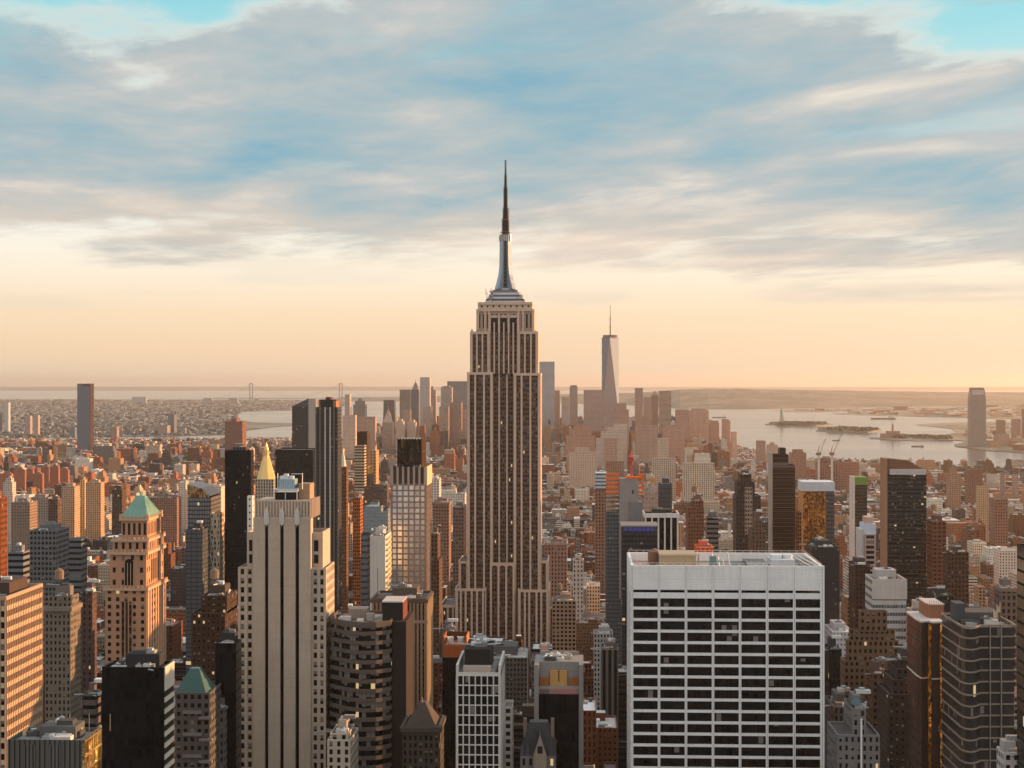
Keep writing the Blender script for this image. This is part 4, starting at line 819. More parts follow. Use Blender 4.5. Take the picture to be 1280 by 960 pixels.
def grid_tower():
    Y = 1000; r, top, rnd = T('white_grid_tower', 'slim white gridded tower with pale reflecting windows and a dark glass crown', 'skyscraper', 489, 532.5, 607, Y, 538.5, st=S((.3, .3, .32), 3.6, 3.6, .9, .9, .0, 1.0, 0), grd=dict(bay=3.65, fl=3.65, pw=1.0, sh=1.0, pr=.4, c=(.27, .195, .15)), ybot=742, roof='none', short='the white grid tower', seed=32)
    a, b, c, d, z = top; mp = Y / F; z2 = ZZ(584, a, Y); m = MB(); m.box(a + .02, b - .02, c, d, z + .8, z2, 'stone', (.075, .05, .04)); m.build('top_storeys', r)
    m = MB(); n = 6
    for i in range(n + 1): x = a + (b - a - 1.3) * i / n; m.box(x, x + 1.3, c - .9, c + .05, z, z2 + .4, 'stone', (.42, .32, .26))
    m.box(b - .05, b + .8, c, d, z, z2 + .4, 'stone', (.62, .46, .30)); m.box(a - .8, a + .05, c, d, z, z2 + .4, 'stone', (.42, .32, .26)); m.build('fins', r)  # right-hand fin lighter: its sunlit side put into the colour
    m = MB(); za, zb = ZZ(581, a, Y), ZZ(549, a, Y); x0, x1 = PX(496.5, Y), PX(526, Y); m.box(x0, x1, c + 3, d - 4, za, zb, 'wavy_glass', (.16, .11, .07))
    for i in range(9): x = x0 + (x1 - x0) * i / 8; m.box(x - .25, x + .25, c + 2.4, c + 3.0, za - 1.5, zb + .6, 'stone', (.03, .025, .02))
    for i in range(6): y = c + 3 + (d - c - 7.5) * i / 5; m.box(x1, x1 + .6, y, y + .5, za - 1.5, zb + .6, 'stone', (.30, .15, .07))  # flank bars orange brown against the dark front: sunlight painted in
    m.box(x0 - .5, x1 + .5, c + 2.2, d - 3.5, (za + zb) / 2 - .5, (za + zb) / 2 + .4, 'stone', (.03, .03, .03)); m.build('glass_crown', r)
    units(r, a, b, c, d, z2, 14, rnd, 2.5)
grid_tower()
r, top, rnd = T('brown_crown_office', 'brown office with colonnaded attic and golden sunlit flank below the white grid tower', OFF, 465, 533, 748, 800, 540, st=S((.20, .13, .09), 3.4, 3.9, .5, .75, .05, .0, .006), cornice=True, ybot=885, roof='box', short='the brown colonnaded office', seed=33)
m = MB(); a, b, c, d, z = top; lo = z - 11
for i in range(15): x = a + (b - a - 1.1) * i / 14; m.box(x, x + 1.1, c - .7, c + .05, 0 if i > 8 else lo, z - 2, 'stone', (.27, .18, .12))
for i in range(8): y = c + (d - c - 1.5) * i / 7 + .06; m.box(b - .05, b + .6, y, y + 1.2, 0, z - 2, 'stone', (.50, .36, .22))  # flank piers in a lighter gold: sunlight put into their colour
m.box(a - .8, b + .8, c - .9, c, lo - 1.5, lo, 'stone', (.32, .22, .15)); m.build('colonnade', r)

def poly_office(name, label, front, dp, yt, Yref, fl, sh, bayw, c, cg, roofc, short, flank=None, nfl=24, ybot=960, sx=1.0, bl=.2, lit=.02, rf=0.0):
    """office with a bent or curved front: 'front' = plan points (px, Y) from left to right"""
    pts = [(PX(p, y), y) for p, y in front]; xl, xr = pts[0][0], pts[-1][0]; yb = max(y for _, y in pts) + dp
    out = pts + [(xr, yb), (xl, yb)]; xm = sum(p[0] for p in out) / len(out); H = ZZ(yt, xm, Yref)
    r = root(name, label, OFF, xm, (Yref + yb) / 2)
    m = MB(); inn = off_poly(out, -.8); m.ring(inn, 0, H - 1, 'facade', cg, p=(.92, 1, bl, lit), bay=bayw, fl=fl, rf=rf); m.cap(inn, H - 1.3, 'roofing', roofc); m.build('glazing', r)
    m = MB()
    for k in range(nfl):
        z1 = H - k * fl; z0 = z1 - (sh if k else sh * 1.5)
        m.ring(out, z0, z1, 'stone', c); 
        n = len(out)
        for i in range(n):
            j = (i + 1) % n
            m.face([(*out[i], z1), (*out[j], z1), (*inn[j], z1), (*inn[i], z1)], 'stone', c); m.face([(*out[j], z0), (*out[i], z0), (*inn[i], z0), (*inn[j], z0)], 'stone', c)
            if k == 0: m.face([(*inn[j], z0), (*inn[i], z0), (*inn[i], z1), (*inn[j], z1)], 'stone', c)
    m.build('spandrel_bands', r)
    reg(min(p[0] for p in out), max(p[0] for p in out), min(p[1] for p in out), yb, H, ybot, short)
    return r, out, H
def curved():
    r, out, H = poly_office('curved_office', 'office block with gently curved banded front right of the slotted stone tower', [(412, 652), (432, 644), (452, 640), (470, 641), (489, 646)], 22, 778, 640, 3.9, 1.55, 1.7, (.125, .095, .078), (.012, .015, .017), (.32, .27, .23), 'the curved banded office', bl=.35, lit=.03)
    m = MB(); xb0, xb1 = PX(478, 640), PX(505.5, 660); m.box(PX(489.3, 646), PX(510, 655), 648, 676, 0, H - .8, 'stone', (.03, .02, .018), bottom=False); m.build('dark_flank', r)
    m = MB(); m.box(PX(478, 652), PX(503, 652), 652, 668, H - 1, H + 6.5, 'stone', (.022, .02, .02)); m.box(PX(503, 652), PX(503, 652) + .3, 652, 668, H - 1, H + 6.5, 'stone', (.16, .04, .025)); m.box(PX(478, 652) - .2, PX(503, 652) + .2, 651.7, 668.2, H + 6.5, H + 7, 'stone', (.5, .45, .42)); m.build('machine_room', r)
    m = MB(); rnd = random.Random(9); m.box(PX(436, 655), PX(458, 655), 655, 664, H - 1, H + 3.2, 'stone', (.36, .30, .25))
    for i in range(10): m.bar((PX(436 + i * 2.3, 655), 654.8, H - 1), (PX(436 + i * 2.3, 655), 654.8, H + 4.4), .12, 'metal', (.5, .4, .35), n=4)
    m.bar((PX(436, 655), 654.8, H + 4.3), (PX(458, 655), 654.8, H + 4.3), .15, 'metal', (.5, .45, .4), n=4); m.cyl(PX(463, 652), 652, H - 1, H + 2, 1.8, n=10, c=(.3, .28, .26)); plant(m, PX(415, 660), PX(478, 655), 648, 664, H - 1.2, 12, rnd, 1.8); m.build('rooftop_plant', r)
curved()
T('dark_hip_building', 'dark old building with steep hipped roof below the brown colonnaded office', 'building', 503, 549, 908, 620, None, 22, st=S((.14, .11, .09), 3, 3.9, .45, .6, .2, lit=.02), cornice=True, roof='none', exact=True, seed=34, short='the dark hipped roof building')
def hip():
    r = bpy.data.objects['dark_hip_building']; Y = 620; a, b = PX(506, Y), PX(545, Y); z = ZZ(908, a, Y); m = MB(); za = ZZ(883, a, Y); m.ring(rect(a, b, Y + 1.5, Y + 20), z - .8, za, 'roofing', (.08, .06, .05), pts2=rect(a + 5, b - 5, Y + 8, Y + 13)); m.cap(rect(a + 5, b - 5, Y + 8, Y + 13), za, 'roofing', (.08, .06, .05)); m.bar((a + 6, Y + 8, za), (a + 6, Y + 8, za + 2), .3); m.build('hipped_roof', r)
hip()
T('red_top_tower', 'narrow black tower with orange red machine room open at the top', 'tower', 553, 584, 822, 700, 585.5, st=S((.012, .011, .011), 2, 3.8, .8, .8, 0), roof='none', exact=True, seed=35, short='the narrow black tower with orange top')
def redtop():
    r = bpy.data.objects['red_top_tower']; Y = 700; a, b = PX(553.5, Y), PX(583.5, Y); z = ZZ(822, a, Y); m = MB(); z1, z2 = ZZ(807, a, Y), ZZ(796, a, Y); m.box(a, b, Y + .5, Y + 16, z - 1, z1, 'stone', (.36, .10, .03))
    m.box(a, a + .6, Y + .5, Y + 16, z1, z2, 'stone', (.36, .1, .03)); m.box(b - .6, b, Y + .5, Y + 16, z1, z2, 'stone', (.5, .16, .05)); m.box(a + .6, b - .6, Y + 15, Y + 16, z1, z2, 'stone', (.1, .04, .02)); m.build('machine_room', r)
    m = MB()
    for k in (0, 1): x = a + 1.4 + k * 4.8; m.cyl(x + 1.5, Y + 5, z1, z2 - .8, 1.5, n=10, mat='stone', c=(.6, .6, .6)); m.bar((x, Y + 2, z1), (x + 3, Y + 2, z2), .25, 'stone', (.6, .6, .6)); m.bar((x + 3, Y + 2, z1), (x, Y + 2, z2), .25, 'stone', (.6, .6, .6))
    m.build('cooling_tower', r)
redtop()
T('tan_shaft', 'small tan building top left of the narrow black tower', 'building', 553, 568, 786, 770, None, 14, st=S((.34, .24, .19), 3, 3.8, .2, .3, 0), roof='box', ybot=800, seed=36)
def white_grid():
    Y = 560; r, top, rnd = T('white_frame_office', 'white framed office with a square window grid and black box on the roof', OFF, 571.5, 624.5, 845, Y, 629.5, st=S((.03, .03, .03), 1.5, 3.6, .9, .9, .1, .0, .004), grd=dict(bay=2.05, fl=3.55, pw=.42, sh=.42, pr=.5, c=(.60, .56, .52)), roof='none', short='the white framed grid office', seed=37)
    a, b, c, d, z = top; m = MB(); m.box(a + .4, b - 1.8, c + 1, d - 1, z - .5, z + .5, 'roofing', (.4, .36, .32)); m.box(a + 2.0, b - 3.2, c + 1.5, c + 5.5, z, z + 3.0, 'stone', (.45, .37, .32)); m.box(a + 2.2, b - 3.6, c + 5, d - 1.5, z, z + 8.6, 'stone', (.022, .02, .019)); m.build('machine_room', r)
    units(r, a + 2, b - 3, c + 5, d - 1, z + 8.6, 16, rnd, 2.0)
    m = MB(); m.box(a - .4, a + .4, c - .5, d + .3, z, z + 4.0, 'stone', (.6, .56, .52)); m.box(b - .4, b + .4, c - .5, d + .3, z, z + 4.0, 'stone', (.6, .56, .52)); m.build('parapet_fins', r)
    T('small_white_office', 'small pale office with square windows right of the white framed grid office', OFF, 630, 642, 884, 600, None, 14, st=S((.5, .44, .4), 3.2, 3.7, .55, .55, .1), roof='none', seed=38)
white_grid()
T('white_roof_hall', 'long low building with white roof and wall at the foot of the spire tower', 'building', 592, 662, 822, 950, None, 40, st=S((.20, .18, .16), 3, 3.8, .5, .5, .1, roof=(.60, .58, .55)), roof='plant', ybot=850, seed=39, short='the long white roofed hall')
T('tank_roof_building', 'grey building with a round wooden water tank in front of the spire tower', 'building', 664, 696, 826, 880, None, 26, st=S((.26, .22, .2), 3, 3.8, .4, .5, .1), roof='none', ybot=850, exact=True, seed=40)
m = MB(); Y = 880; tank(m, PX(680, Y), Y + 10, ZZ(826, PX(680, Y), Y) - 1, 2.2, 4.6, (.62, .38, .28)); m.build('water_tank', bpy.data.objects['tank_roof_building'])
def notch():
    Y = 620; r, top, rnd = T('notched_tower', 'grey framed tower with black glass front and yellow stone terrace near the top', 'tower', 668, 729, 868, Y, None, 24, st=S((.006, .006, .007), 1.6, 3.8, .95, .95, 0, 0, 0), roof='none', short='the grey framed black glass tower', exact=True, seed=41)
    a, b, c, d, z = top; G = (.30, .28, .265); zt = ZZ(831, a, Y); m = MB()
    m.box(a - .1, a + 1.7, c - .6, d, 0, zt, 'stone', G, bottom=False); m.box(b - 1.7, b + .1, c - .6, d, 0, zt, 'stone', G, bottom=False); m.build('frame', r)
    m = MB(); m.box(a + 1.7, b - 1.7, c + 7, d - .1, z - .5, zt, 'stone', G); m.box(a + 1.7, b - 1.7, c + 1, c + 7, z - .8, z + 2.2, 'stone', G); m.box(a + 1.7, b - 1.7, d - 1, d - .1, zt, zt + 1.5, 'stone', G); m.build('upper_walls', r)
    m = MB(); m.box(a + 6, b - 6.4, c + 5.8, c + 6.95, z + 2.2, z + 8.2, 'stone', (.62, .36, .12)); m.box(a + 9.2, b - 9.4, c + 5.6, c + 5.8, z + 4, z + 8.6, 'stone', (.22, .10, .05)); m.box(a + 2, a + 5.5, c + 6.0, c + 6.95, z + 2.2, z + 5.4, 'stone', (.42, .15, .05)); m.box(b - 5.5, b - 2, c + 6, c + 6.95, z + 2.2, z + 5.4, 'stone', (.42, .15, .05)); m.box(a + 6.5, b - 2.4, c + .7, c + 1, z - 3.2 + 3.0, z + 2, 'stone', (.45, .2, .19)); m.box(a + 2.2, a + 5.8, c + .7, c + 1, z, z + 1.8, 'stone', (.2, .12, .1)); m.build('terrace', r)
    units(r, a + 2, b - 2, c + 7, d - 1, zt, 14, rnd, 1.6)
notch()
def gothic():
    Y = 560; r = root('gothic_building', 'dark gothic building with steep slate roofs and pointed gable at the bottom centre', 'building', PX(672, Y), Y + 14)
    def zz(p): return ZZ(p, PX(672, Y), Y)
    x0, x1 = PX(650, Y), PX(694, Y); C = (.16, .14, .13); m = MB(); mass(m, x0, x1, Y + 3, Y + 26, 0, zz(948), S(C, 2.4, 4, .4, .6, .1)); m.build('walls', r)
    m = MB(); m.ring(rect(x0 - .2, x1 + .2, Y + 3, Y + 26), zz(948), zz(912), 'roofing', (.045, .045, .045), pts2=rect(x0 + 3, x1 - 3, Y + 12, Y + 17)); m.cap(rect(x0 + 3, x1 - 3, Y + 12, Y + 17), zz(912), 'roofing', (.1, .1, .1))
    m.build('slate_roof', r); m = MB(); ga, gb = PX(667, Y), PX(683, Y); gm = (ga + gb) / 2; m.box(ga, gb, Y, Y + 6, 0, zz(944), 'stone', (.24, .19, .15), bottom=False)
    m.face([(ga, Y - .01, zz(944)), (gb, Y - .01, zz(944)), (gm, Y - .01, zz(918))], 'stone', (.26, .2, .16)); m.face([(ga, Y, zz(944)), (gm, Y, zz(918)), (gm, Y + 10, zz(918)), (ga, Y + 10, zz(944))], 'roofing', (.045, .045, .045)); m.face([(gb, Y, zz(944)), (gm, Y, zz(918)), (gm, Y + 10, zz(918)), (gb, Y + 10, zz(944))], 'roofing', (.045, .045, .045))
    m.box(gm - .9, gm + .9, Y - .1, Y + .1, zz(942), zz(933), 'dark_glass', (.02, .02, .02)); m.bar((gm, Y, zz(919)), (gm, Y, zz(913)), .2, 'stone', C, r2=.05); m.build('gable', r); m = MB()
    for p in (652, 659, 688): q = PX(p, Y); m = MB(); m.cone(rect(q - .8, q + .8, Y + 3, Y + 5), zz(948), (q, Y + 4, zz(930)), 'roofing', (.07, .07, .08)); m.build('dormer', r)
    for p in (655, 690): q = PX(p, Y); m = MB(); m.box(q - .6, q + .6, Y + 10, Y + 12, zz(930), zz(906), 'stone', (.2, .15, .12)); m.build('chimney', r)
    reg(x0, x1, Y, Y + 26, zz(915), 960, 'the dark gothic roofs')
gothic()
# --- behind, left of the spire tower
T('setback_loft', 'brown loft tower with sunlit stepped edge just right of the white grid tower', 'building', 538, 549, 700, 1130, 553, st=S((.24, .13, .08), 3, 3.8, .4, .5, .1), tiers=((0, 2.5, 668, 3),), ybot=780, seed=42)
T('brown_office', 'dark brown office tower close to the left side of the spire tower', OFF, 566, 583.5, 634, 1620, None, 40, st=S((.19, .12, .095), 3, 3.8, .45, .5, .1), roof='box', ybot=695, seed=43)
T('mural_building', 'wide brown building with lit cornice between the grid tower and the spire tower', 'building', 541, 564, 628, 1750, None, 30, st=S((.27, .15, .10), 3, 3.7, .45, .5, .15), cornice=True, ybot=690, seed=44)
T('white_apartments', 'long white apartment block with even windows left of the spire tower', 'apartment block', 539, 583, 617, 2300, None, 30, st=S((.66, .6, .52), 3.6, 3.4, .5, .5, .1), roof='plant', ybot=632, seed=45)
T('white_tower_block', 'small white block with dark roof left of the spire tower', 'building', 538.5, 549, 600, 2150, 551.5, st=S((.66, .58, .5), 3.4, 3.6, .5, .5, .1, roof=(.05, .05, .05)), ybot=617, seed=46)
# --- right of the spire tower
T('white_loft', 'small bright white loft building in the dark streets right of the spire tower', 'building', 716, 729.5, 700, 1420, None, 16, st=S((.72, .64, .56), 3.6, 4, .35, .5, 0), ybot=722, roof='box', seed=47)
T('cornice_loft', 'broad tan brick loft with heavy cornice right of the spire tower', 'building', 680.5, 709, 679, 1560, None, 30, st=S((.36, .20, .15), 3, 4, .4, .55, .1), cornice=True, ybot=702, roof='plant', seed=48)
T('tan_loft', 'tan loft with big windows beside the right foot of the spire tower', 'building', 690, 720, 751, 1180, None, 20, st=S((.40, .25, .16), 4.4, 4, .62, .55, .1), ybot=785, roof='tank', seed=49)
T('striped_block', 'grey building with tall vertical strips left of the pale banded slab', 'building', 751, 773, 812, 860, None, 20, st=S((.20, .18, .16), 4.4, 60, .5, 1, 0), ybot=870, roof='box', seed=50)
T('pale_windows_loft', 'pale loft with arched windows in the dark streets right of the spire tower', 'building', 742, 766, 792, 1010, None, 18, st=S((.42, .40, .38), 3, 4, .5, .6, .1), ybot=812, roof='plant', seed=51)
def construction():
    Y = 1100; r, top, rnd = T('unfinished_tower', 'unfinished tower with concrete core, orange netting on top and blue grey cladding', 'tower', 757.5, 803, 640, Y, None, 30, st=S((.115, .12, .135), 2.6, 3.6, .8, .6, .05, .15), roof='none', ybot=700, short='the unfinished orange netted tower', exact=True, seed=52)
    a, b, c, d, z = top; m = MB(); m.box(PX(774, Y), PX(798, Y), c - 1.5, c + 14, z - 60, ZZ(598, a, Y), 'stone', (.30, .27, .25)); m.box(PX(787, Y), PX(803, Y), c - 3, c + 8, z - 40, ZZ(627, a, Y), 'stone', (.20, .19, .19))
    m.box(PX(790, Y), PX(792, Y), c - 1.7, c - 1.5, ZZ(617, a, Y), ZZ(612, a, Y), 'stone', (.05, .05, .05)); m.build('concrete_core', r)
    m = MB(); O = (.85, .17, .03); z0 = z
    for k in range(9):
        zz_ = z0 + k * 3.1
        m.box(PX(758, Y), PX(774, Y) - .1, c + .5, d, zz_, zz_ + .5, 'stone', (.25, .22, .2))
        if zz_ > ZZ(622, a, Y):
            m.box(PX(757, Y), PX(774, Y) - .1, c + .2, c + .4, zz_ + .5, zz_ + 2.1, 'stone', O); m.box(PX(798, Y) + .1, PX(804.5, Y), c + .2, c + .4, zz_ + .5, zz_ + 2.2, 'stone', O)
        for p in (758.5, 763.5, 768.5): m.box(PX(p, Y), PX(p, Y) + .4, c + .6, c + 1.0, zz_ + .5, zz_ + 3.1, 'stone', (.3, .24, .2))
    m.box(PX(782, Y), PX(802, Y), c - 1.8, c + 3, ZZ(598, a, Y), ZZ(595.5, a, Y), 'stone', O); m.build('safety_netting', r)
    cr = root('tower_crane', 'red tower crane standing above the orange netted tower', 'crane', PX(789.5, Y), c + 10, ZZ(598, a, Y)); m = MB(); x = PX(789.5, Y); y = c + 10; zb, zt = ZZ(597.5, a, Y), ZZ(577, a, Y)
    RD = (.55, .07, .04); q = .7
    for sx in (-q, q):
        for sy in (-q, q): m.bar((x + sx, y + sy, zb), (x + sx, y + sy, zt), .2, 'stone', RD, n=4)
    for k in range(6): z1, z2 = zb + (zt - zb) * k / 6, zb + (zt - zb) * (k + 1) / 6; m.bar((x - q, y - q, z1), (x + q, y - q, z2), .13, 'stone', RD, n=4); m.bar((x + q, y - q, z1), (x - q, y - q, z2), .13, 'stone', RD, n=4)
    m.build('mast', cr); m = MB(); m.box(x - 2, x + 1.6, y - 1.6, y + 1.6, zt, zt + 2.4, 'stone', RD); m.build('cab', cr); m = MB(); tip = (x - 1.0, y - 24, zt + 9)
    m.bar((x - .6, y, zt + 2), tip, .35, 'stone', RD, n=4); m.bar((x + .6, y, zt + 4.5), tip, .2, 'stone', RD, n=4); m.bar((x, y, zt + 2), (x, y + 3, zt + 7), .3, 'stone', RD, n=4); m.bar((x, y + 3, zt + 7), tip, .1, 'stone', RD, n=4); m.build('jib', cr)
    m = MB(); m.box(x - 1.5, x + 5.2, y + 2, y + 5, zt + 1.6, zt + 3.6, 'stone', (.45, .4, .38)); m.build('counterweight', cr)
construction()
r, top, rnd = T('blue_lit_block', 'dark glass block with violet blue lights along its top right of the unfinished tower', OFF, 776, 822, 664, 930, None, 26, st=S((.045, .045, .045), 3, 3.8, .8, .6, .08, .05, .02), roof='none', ybot=700, seed=53, short='the violet topped block')
a, b, c, d, z = top; m = MB(); z1 = ZZ(658.5, a, 930); m.box(a + 1, b - 1, c + 1, c + 12, z - 1, z1, 'stone', (.09, .09, .10)); m.build('top_storey', r)
m = MB()
for i in range(7): x = a + 1.6 + i * (b - a - 3) / 7; m.box(x, x + (b - a - 3) / 7 - .8, c + .85, c + .98, z - .2, z1 - .5, 'lamp', (.015, .015, .10))
m.build('light_strip', r); m = MB(); m.box(a - .5, b + .5, c - .5, d, z1, z1 + .8, 'stone', (.22, .21, .2)); m.build('roof_slab', r)
r, top, rnd = T('pinstripe_office', 'black office with white vertical piers and white roof slab behind the pale banded slab', OFF, 806, 848, 644, 1010, None, 26, st=S((.008, .008, .009), 2, 3.8, .9, .9, 0, 0, 0, roof=(.3, .28, .26)), roof='box', ybot=700, short='the white pinstriped office', exact=True, seed=54)
a, b, c, d, z = top; m = MB()
for i in range(6): x = a + (b - a - 1.0) * i / 5; m.box(x, x + 1.0, c - .9, c + .05, 0, z, 'stone', (.66, .62, .58), bottom=False)
m.box(a - .6, b + .6, c - 1.2, c + .3, z - 1.5, z + 1.2, 'stone', (.68, .64, .6)); m.box(b - .3, b + .6, c + .3, d, z - 1.5, z + 1.2, 'stone', (.6, .5, .42)); m.box(a - .6, a + .3, c + .3, d, z - 1.5, z + 1.2, 'stone', (.6, .5, .42)); m.build('white_piers', r)
T('gold_mirror_block', 'block with golden mirror glass wall behind the white pinstriped office', 'building', 805, 822, 604, 1350, None, 20, st=S((.6, .3, .08), 3, 3.8, .9, .9, 0, .9), roof='box', ybot=640, seed=55)
T('dark_mirror_block', 'dark glass block right beside the golden mirror block', 'building', 822.5, 840, 605, 1352, None, 20, st=S((.06, .045, .035), 3, 3.8, .9, .8, 0, .1), roof='box', ybot=640, seed=56)
T('blue_box', 'brick block with pale blue clad top storeys left behind the unfinished tower', 'building', 744, 759, 612, 1700, None, 24, st=S((.28, .15, .10), 3, 3.6, .45, .5, .1), roof='none', ybot=612, exact=True, seed=57)
m = MB(); Y = 1700; m.box(PX(744, Y), PX(759, Y), Y + .5, Y + 23, ZZ(613.5, 0, Y), ZZ(591, 0, Y), 'facade', (.45, .52, .56), p=(1, .3, 0, 0), bay=30, fl=3.6); m.build('clad_top', bpy.data.objects['blue_box'])
T('brown_brick_tower', 'brown brick tower with dark flank behind the red netted scaffold', 'apartment tower', 857, 880, 634, 1180, None, 28, st=S((.22, .09, .05), 2.8, 3.5, .4, .5, .1), roof='tank', ybot=690, tiers=((6, 0, 626, 4),), seed=58)
T('balcony_apartments', 'grey balconied apartment tower with golden flank above the pale banded slab', 'apartment tower', 884, 898, 646, 1080, 902, st=S((.36, .30, .27), 30, 3.2, 1, .42, .2), ybot=692, roof='box', seed=59)
r, top, rnd = T('netted_scaffold', 'low building wrapped in bright orange red netting behind the pale banded slab', 'building', 868, 892, 684, 900, None, 18, st=S((.80, .13, .03), 3, 3.4, .3, .4, .1), roof='plant', ybot=696, seed=60)
T('step_dark_tower', 'dark brown stepped tower with a pale window strip left of the tall ridged tower', 'tower', 920, 951, 620, 1350, None, 28, st=S((.065, .042, .034), 2.6, 3.6, .4, .5, .1), tiers=((2, 7, 603, 2), (4, 4, 593, 2)), roof='box', ybot=690, short='the dark stepped tower', exact=True, seed=61)
m = MB(); Y = 1350; xa, xb = PX(931, Y), PX(940.5, Y); z1, z0 = ZZ(609, xa, Y), ZZ(668, xa, Y); m.box(xa, xb, Y - .4, Y + .1, z0, z1, 'facade', (.33, .24, .19), p=(.6, .5, .2, 0), bay=2.4, fl=3.6); m.build('window_strip', bpy.data.objects['step_dark_tower'])
T('pink_white_top', 'pinkish brick tower with bright white stepped top left of the ridged tower', 'building', 935, 957, 664, 1000, None, 22, st=S((.30, .17, .12), 2.8, 3.5, .35, .5, .2), tiers=((5, 4, 650, 3),), roof='box', ybot=690, seed=62)
r, top, rnd = T('ridged_tower', 'tall dark bronze tower with balcony ridges and peaked stepped top', 'skyscraper', 966, 994, 581, 1400, None, 18, st=S((.07, .035, .022), 30, 3.3, 1, .55, .06), tiers=((0, 8, 568, 1.5), (9, 3, 560, 1.5)), roof='none', ybot=692, short='the tall ridged tower', exact=True, seed=63)
m = MB(); Y = 1400
for k in range(36): z = ZZ(583, PX(980, Y), Y) - k * 3.3; m = MB(); m.box(PX(966, Y), PX(994.6, Y), Y - 1.2, Y + .1, z, z + .35, 'stone', (.20, .12, .08)); m.build('balcony', r)
m = MB()
m.box(PX(963.6, Y), PX(965.6, Y), Y - 1.4, Y + 20, 0, ZZ(566, PX(965, Y), Y), 'stone', (.45, .36, .3), bottom=False); m.build('pale_fin', r)
T('bronze_wing', 'low bronze glass block at the right side of the tall ridged tower', 'building', 994.5, 1002, 640, 1380, None, 24, st=S((.25, .08, .03), 2, 3.6, .6, .6, 0), ybot=692, roof='none', seed=64)
def goldreflect():
    Y = 1450; r = root('gold_reflection_tower', 'tower of rippling mirror glass with painted gold reflections and a pale blue top band', 'skyscraper', PX(1023, Y), Y + 15)
    def zz(p): return ZZ(p, PX(1023, Y), Y)
    x0, x1 = PX(1003.5, Y), PX(1043, Y); xs = PX(1032, Y); m = MB()
    m.box(x0, xs, Y, Y + 30, 0, zz(614), 'wavy_glass', (.70, .30, .07), bottom=False); m.box(xs + .01, x1, Y, Y + 30, 0, zz(614), 'facade', (.05, .03, .02), p=(.9, .7, .02, 0), bay=2.6, fl=3.8, rf=.12, bottom=False)  # gold tint puts the sunset's reflection into the glass colour
    m.build('glass_walls', r); m = MB(); m.box(x0 - .3, x1 + .3, Y - .4, Y + 30.3, zz(614), zz(602.5), 'stone', (.60, .64, .68)); m.build('top_band', r)
    m = MB()
    for i in range(1, 10): x = x0 + (xs - x0) * i / 10; m.box(x - .12, x + .12, Y - .25, Y + .02, 0, zz(614), 'stone', (.10, .04, .02))
    for k in range(30): z = zz(614) - k * 3.9; m.box(x0, xs, Y - .2, Y + .02, z - .2, z, 'stone', (.10, .04, .02))
    m.build('mullions', r); reg(x0, x1, Y, Y + 30, zz(602), 680, 'the golden mirror tower')  # golden only by the sunset reflection painted into the glass
goldreflect()
T('dark_office', 'dark blue grey office right behind the corner of the pale banded slab', OFF, 1006, 1049.5, 684, 950, None, 30, st=S((.05, .055, .06), 2, 3.8, .8, .6, .05, .03, .004), roof='box', ybot=780, seed=65, short='the dark office behind the slab')
r, top, rnd = T('green_top_tower', 'slim dark tower with bright green top storeys and one white edge', 'tower', 1063.5, 1084, 605, 1700, None, 26, st=S((.08, .05, .04), 2.2, 3.5, .7, .6, .1), roof='none', ybot=690, short='the green topped tower', seed=66)
a, b, c, d, z = top; m = MB(); m.box(a - .1, b + .1, c - .1, d, z - .9, ZZ(596.5, a, 1700), 'stone', (.17, .26, .06)); m.build('green_top', r); m = MB(); m.box(a - 1.6, a - .05, c - .2, d, 0, ZZ(596, a, 1700), 'stone', (.66, .55, .48), bottom=False); m.build('white_edge', r)
r, top, rnd = T('pale_crown_tower', 'small tower of pink and brown panels with a pale blue crown', 'tower', 1074.5, 1095, 668, 1080, None, 22, st=S((.42, .30, .26), 5.2, 3.5, .7, .6, .15), roof='none', ybot=715, seed=67)
a, b, c, d, z = top; m = MB(); m.box(a, b, c, d, z, ZZ(655, a, 1080), 'stone', (.56, .62, .70)); m.box(a + 1.5, b - 1.5, c + 2, d - 2, ZZ(655, a, 1080), ZZ(647, a, 1080), 'stone', (.52, .36, .30)); m.build('crown', r)
m = MB(); m.box(a - 2.6, a - .05, c + 2, d, 0, ZZ(662, a, 1080), 'stone', (.6, .56, .52), bottom=False); m.build('white_edge', r)
T('brick_block', 'dark red brown block below the pale crowned tower', 'building', 1061, 1088, 706, 1010, None, 24, st=S((.12, .06, .05), 3, 3.6, .4, .5, .1), roof='box', ybot=760, seed=68)
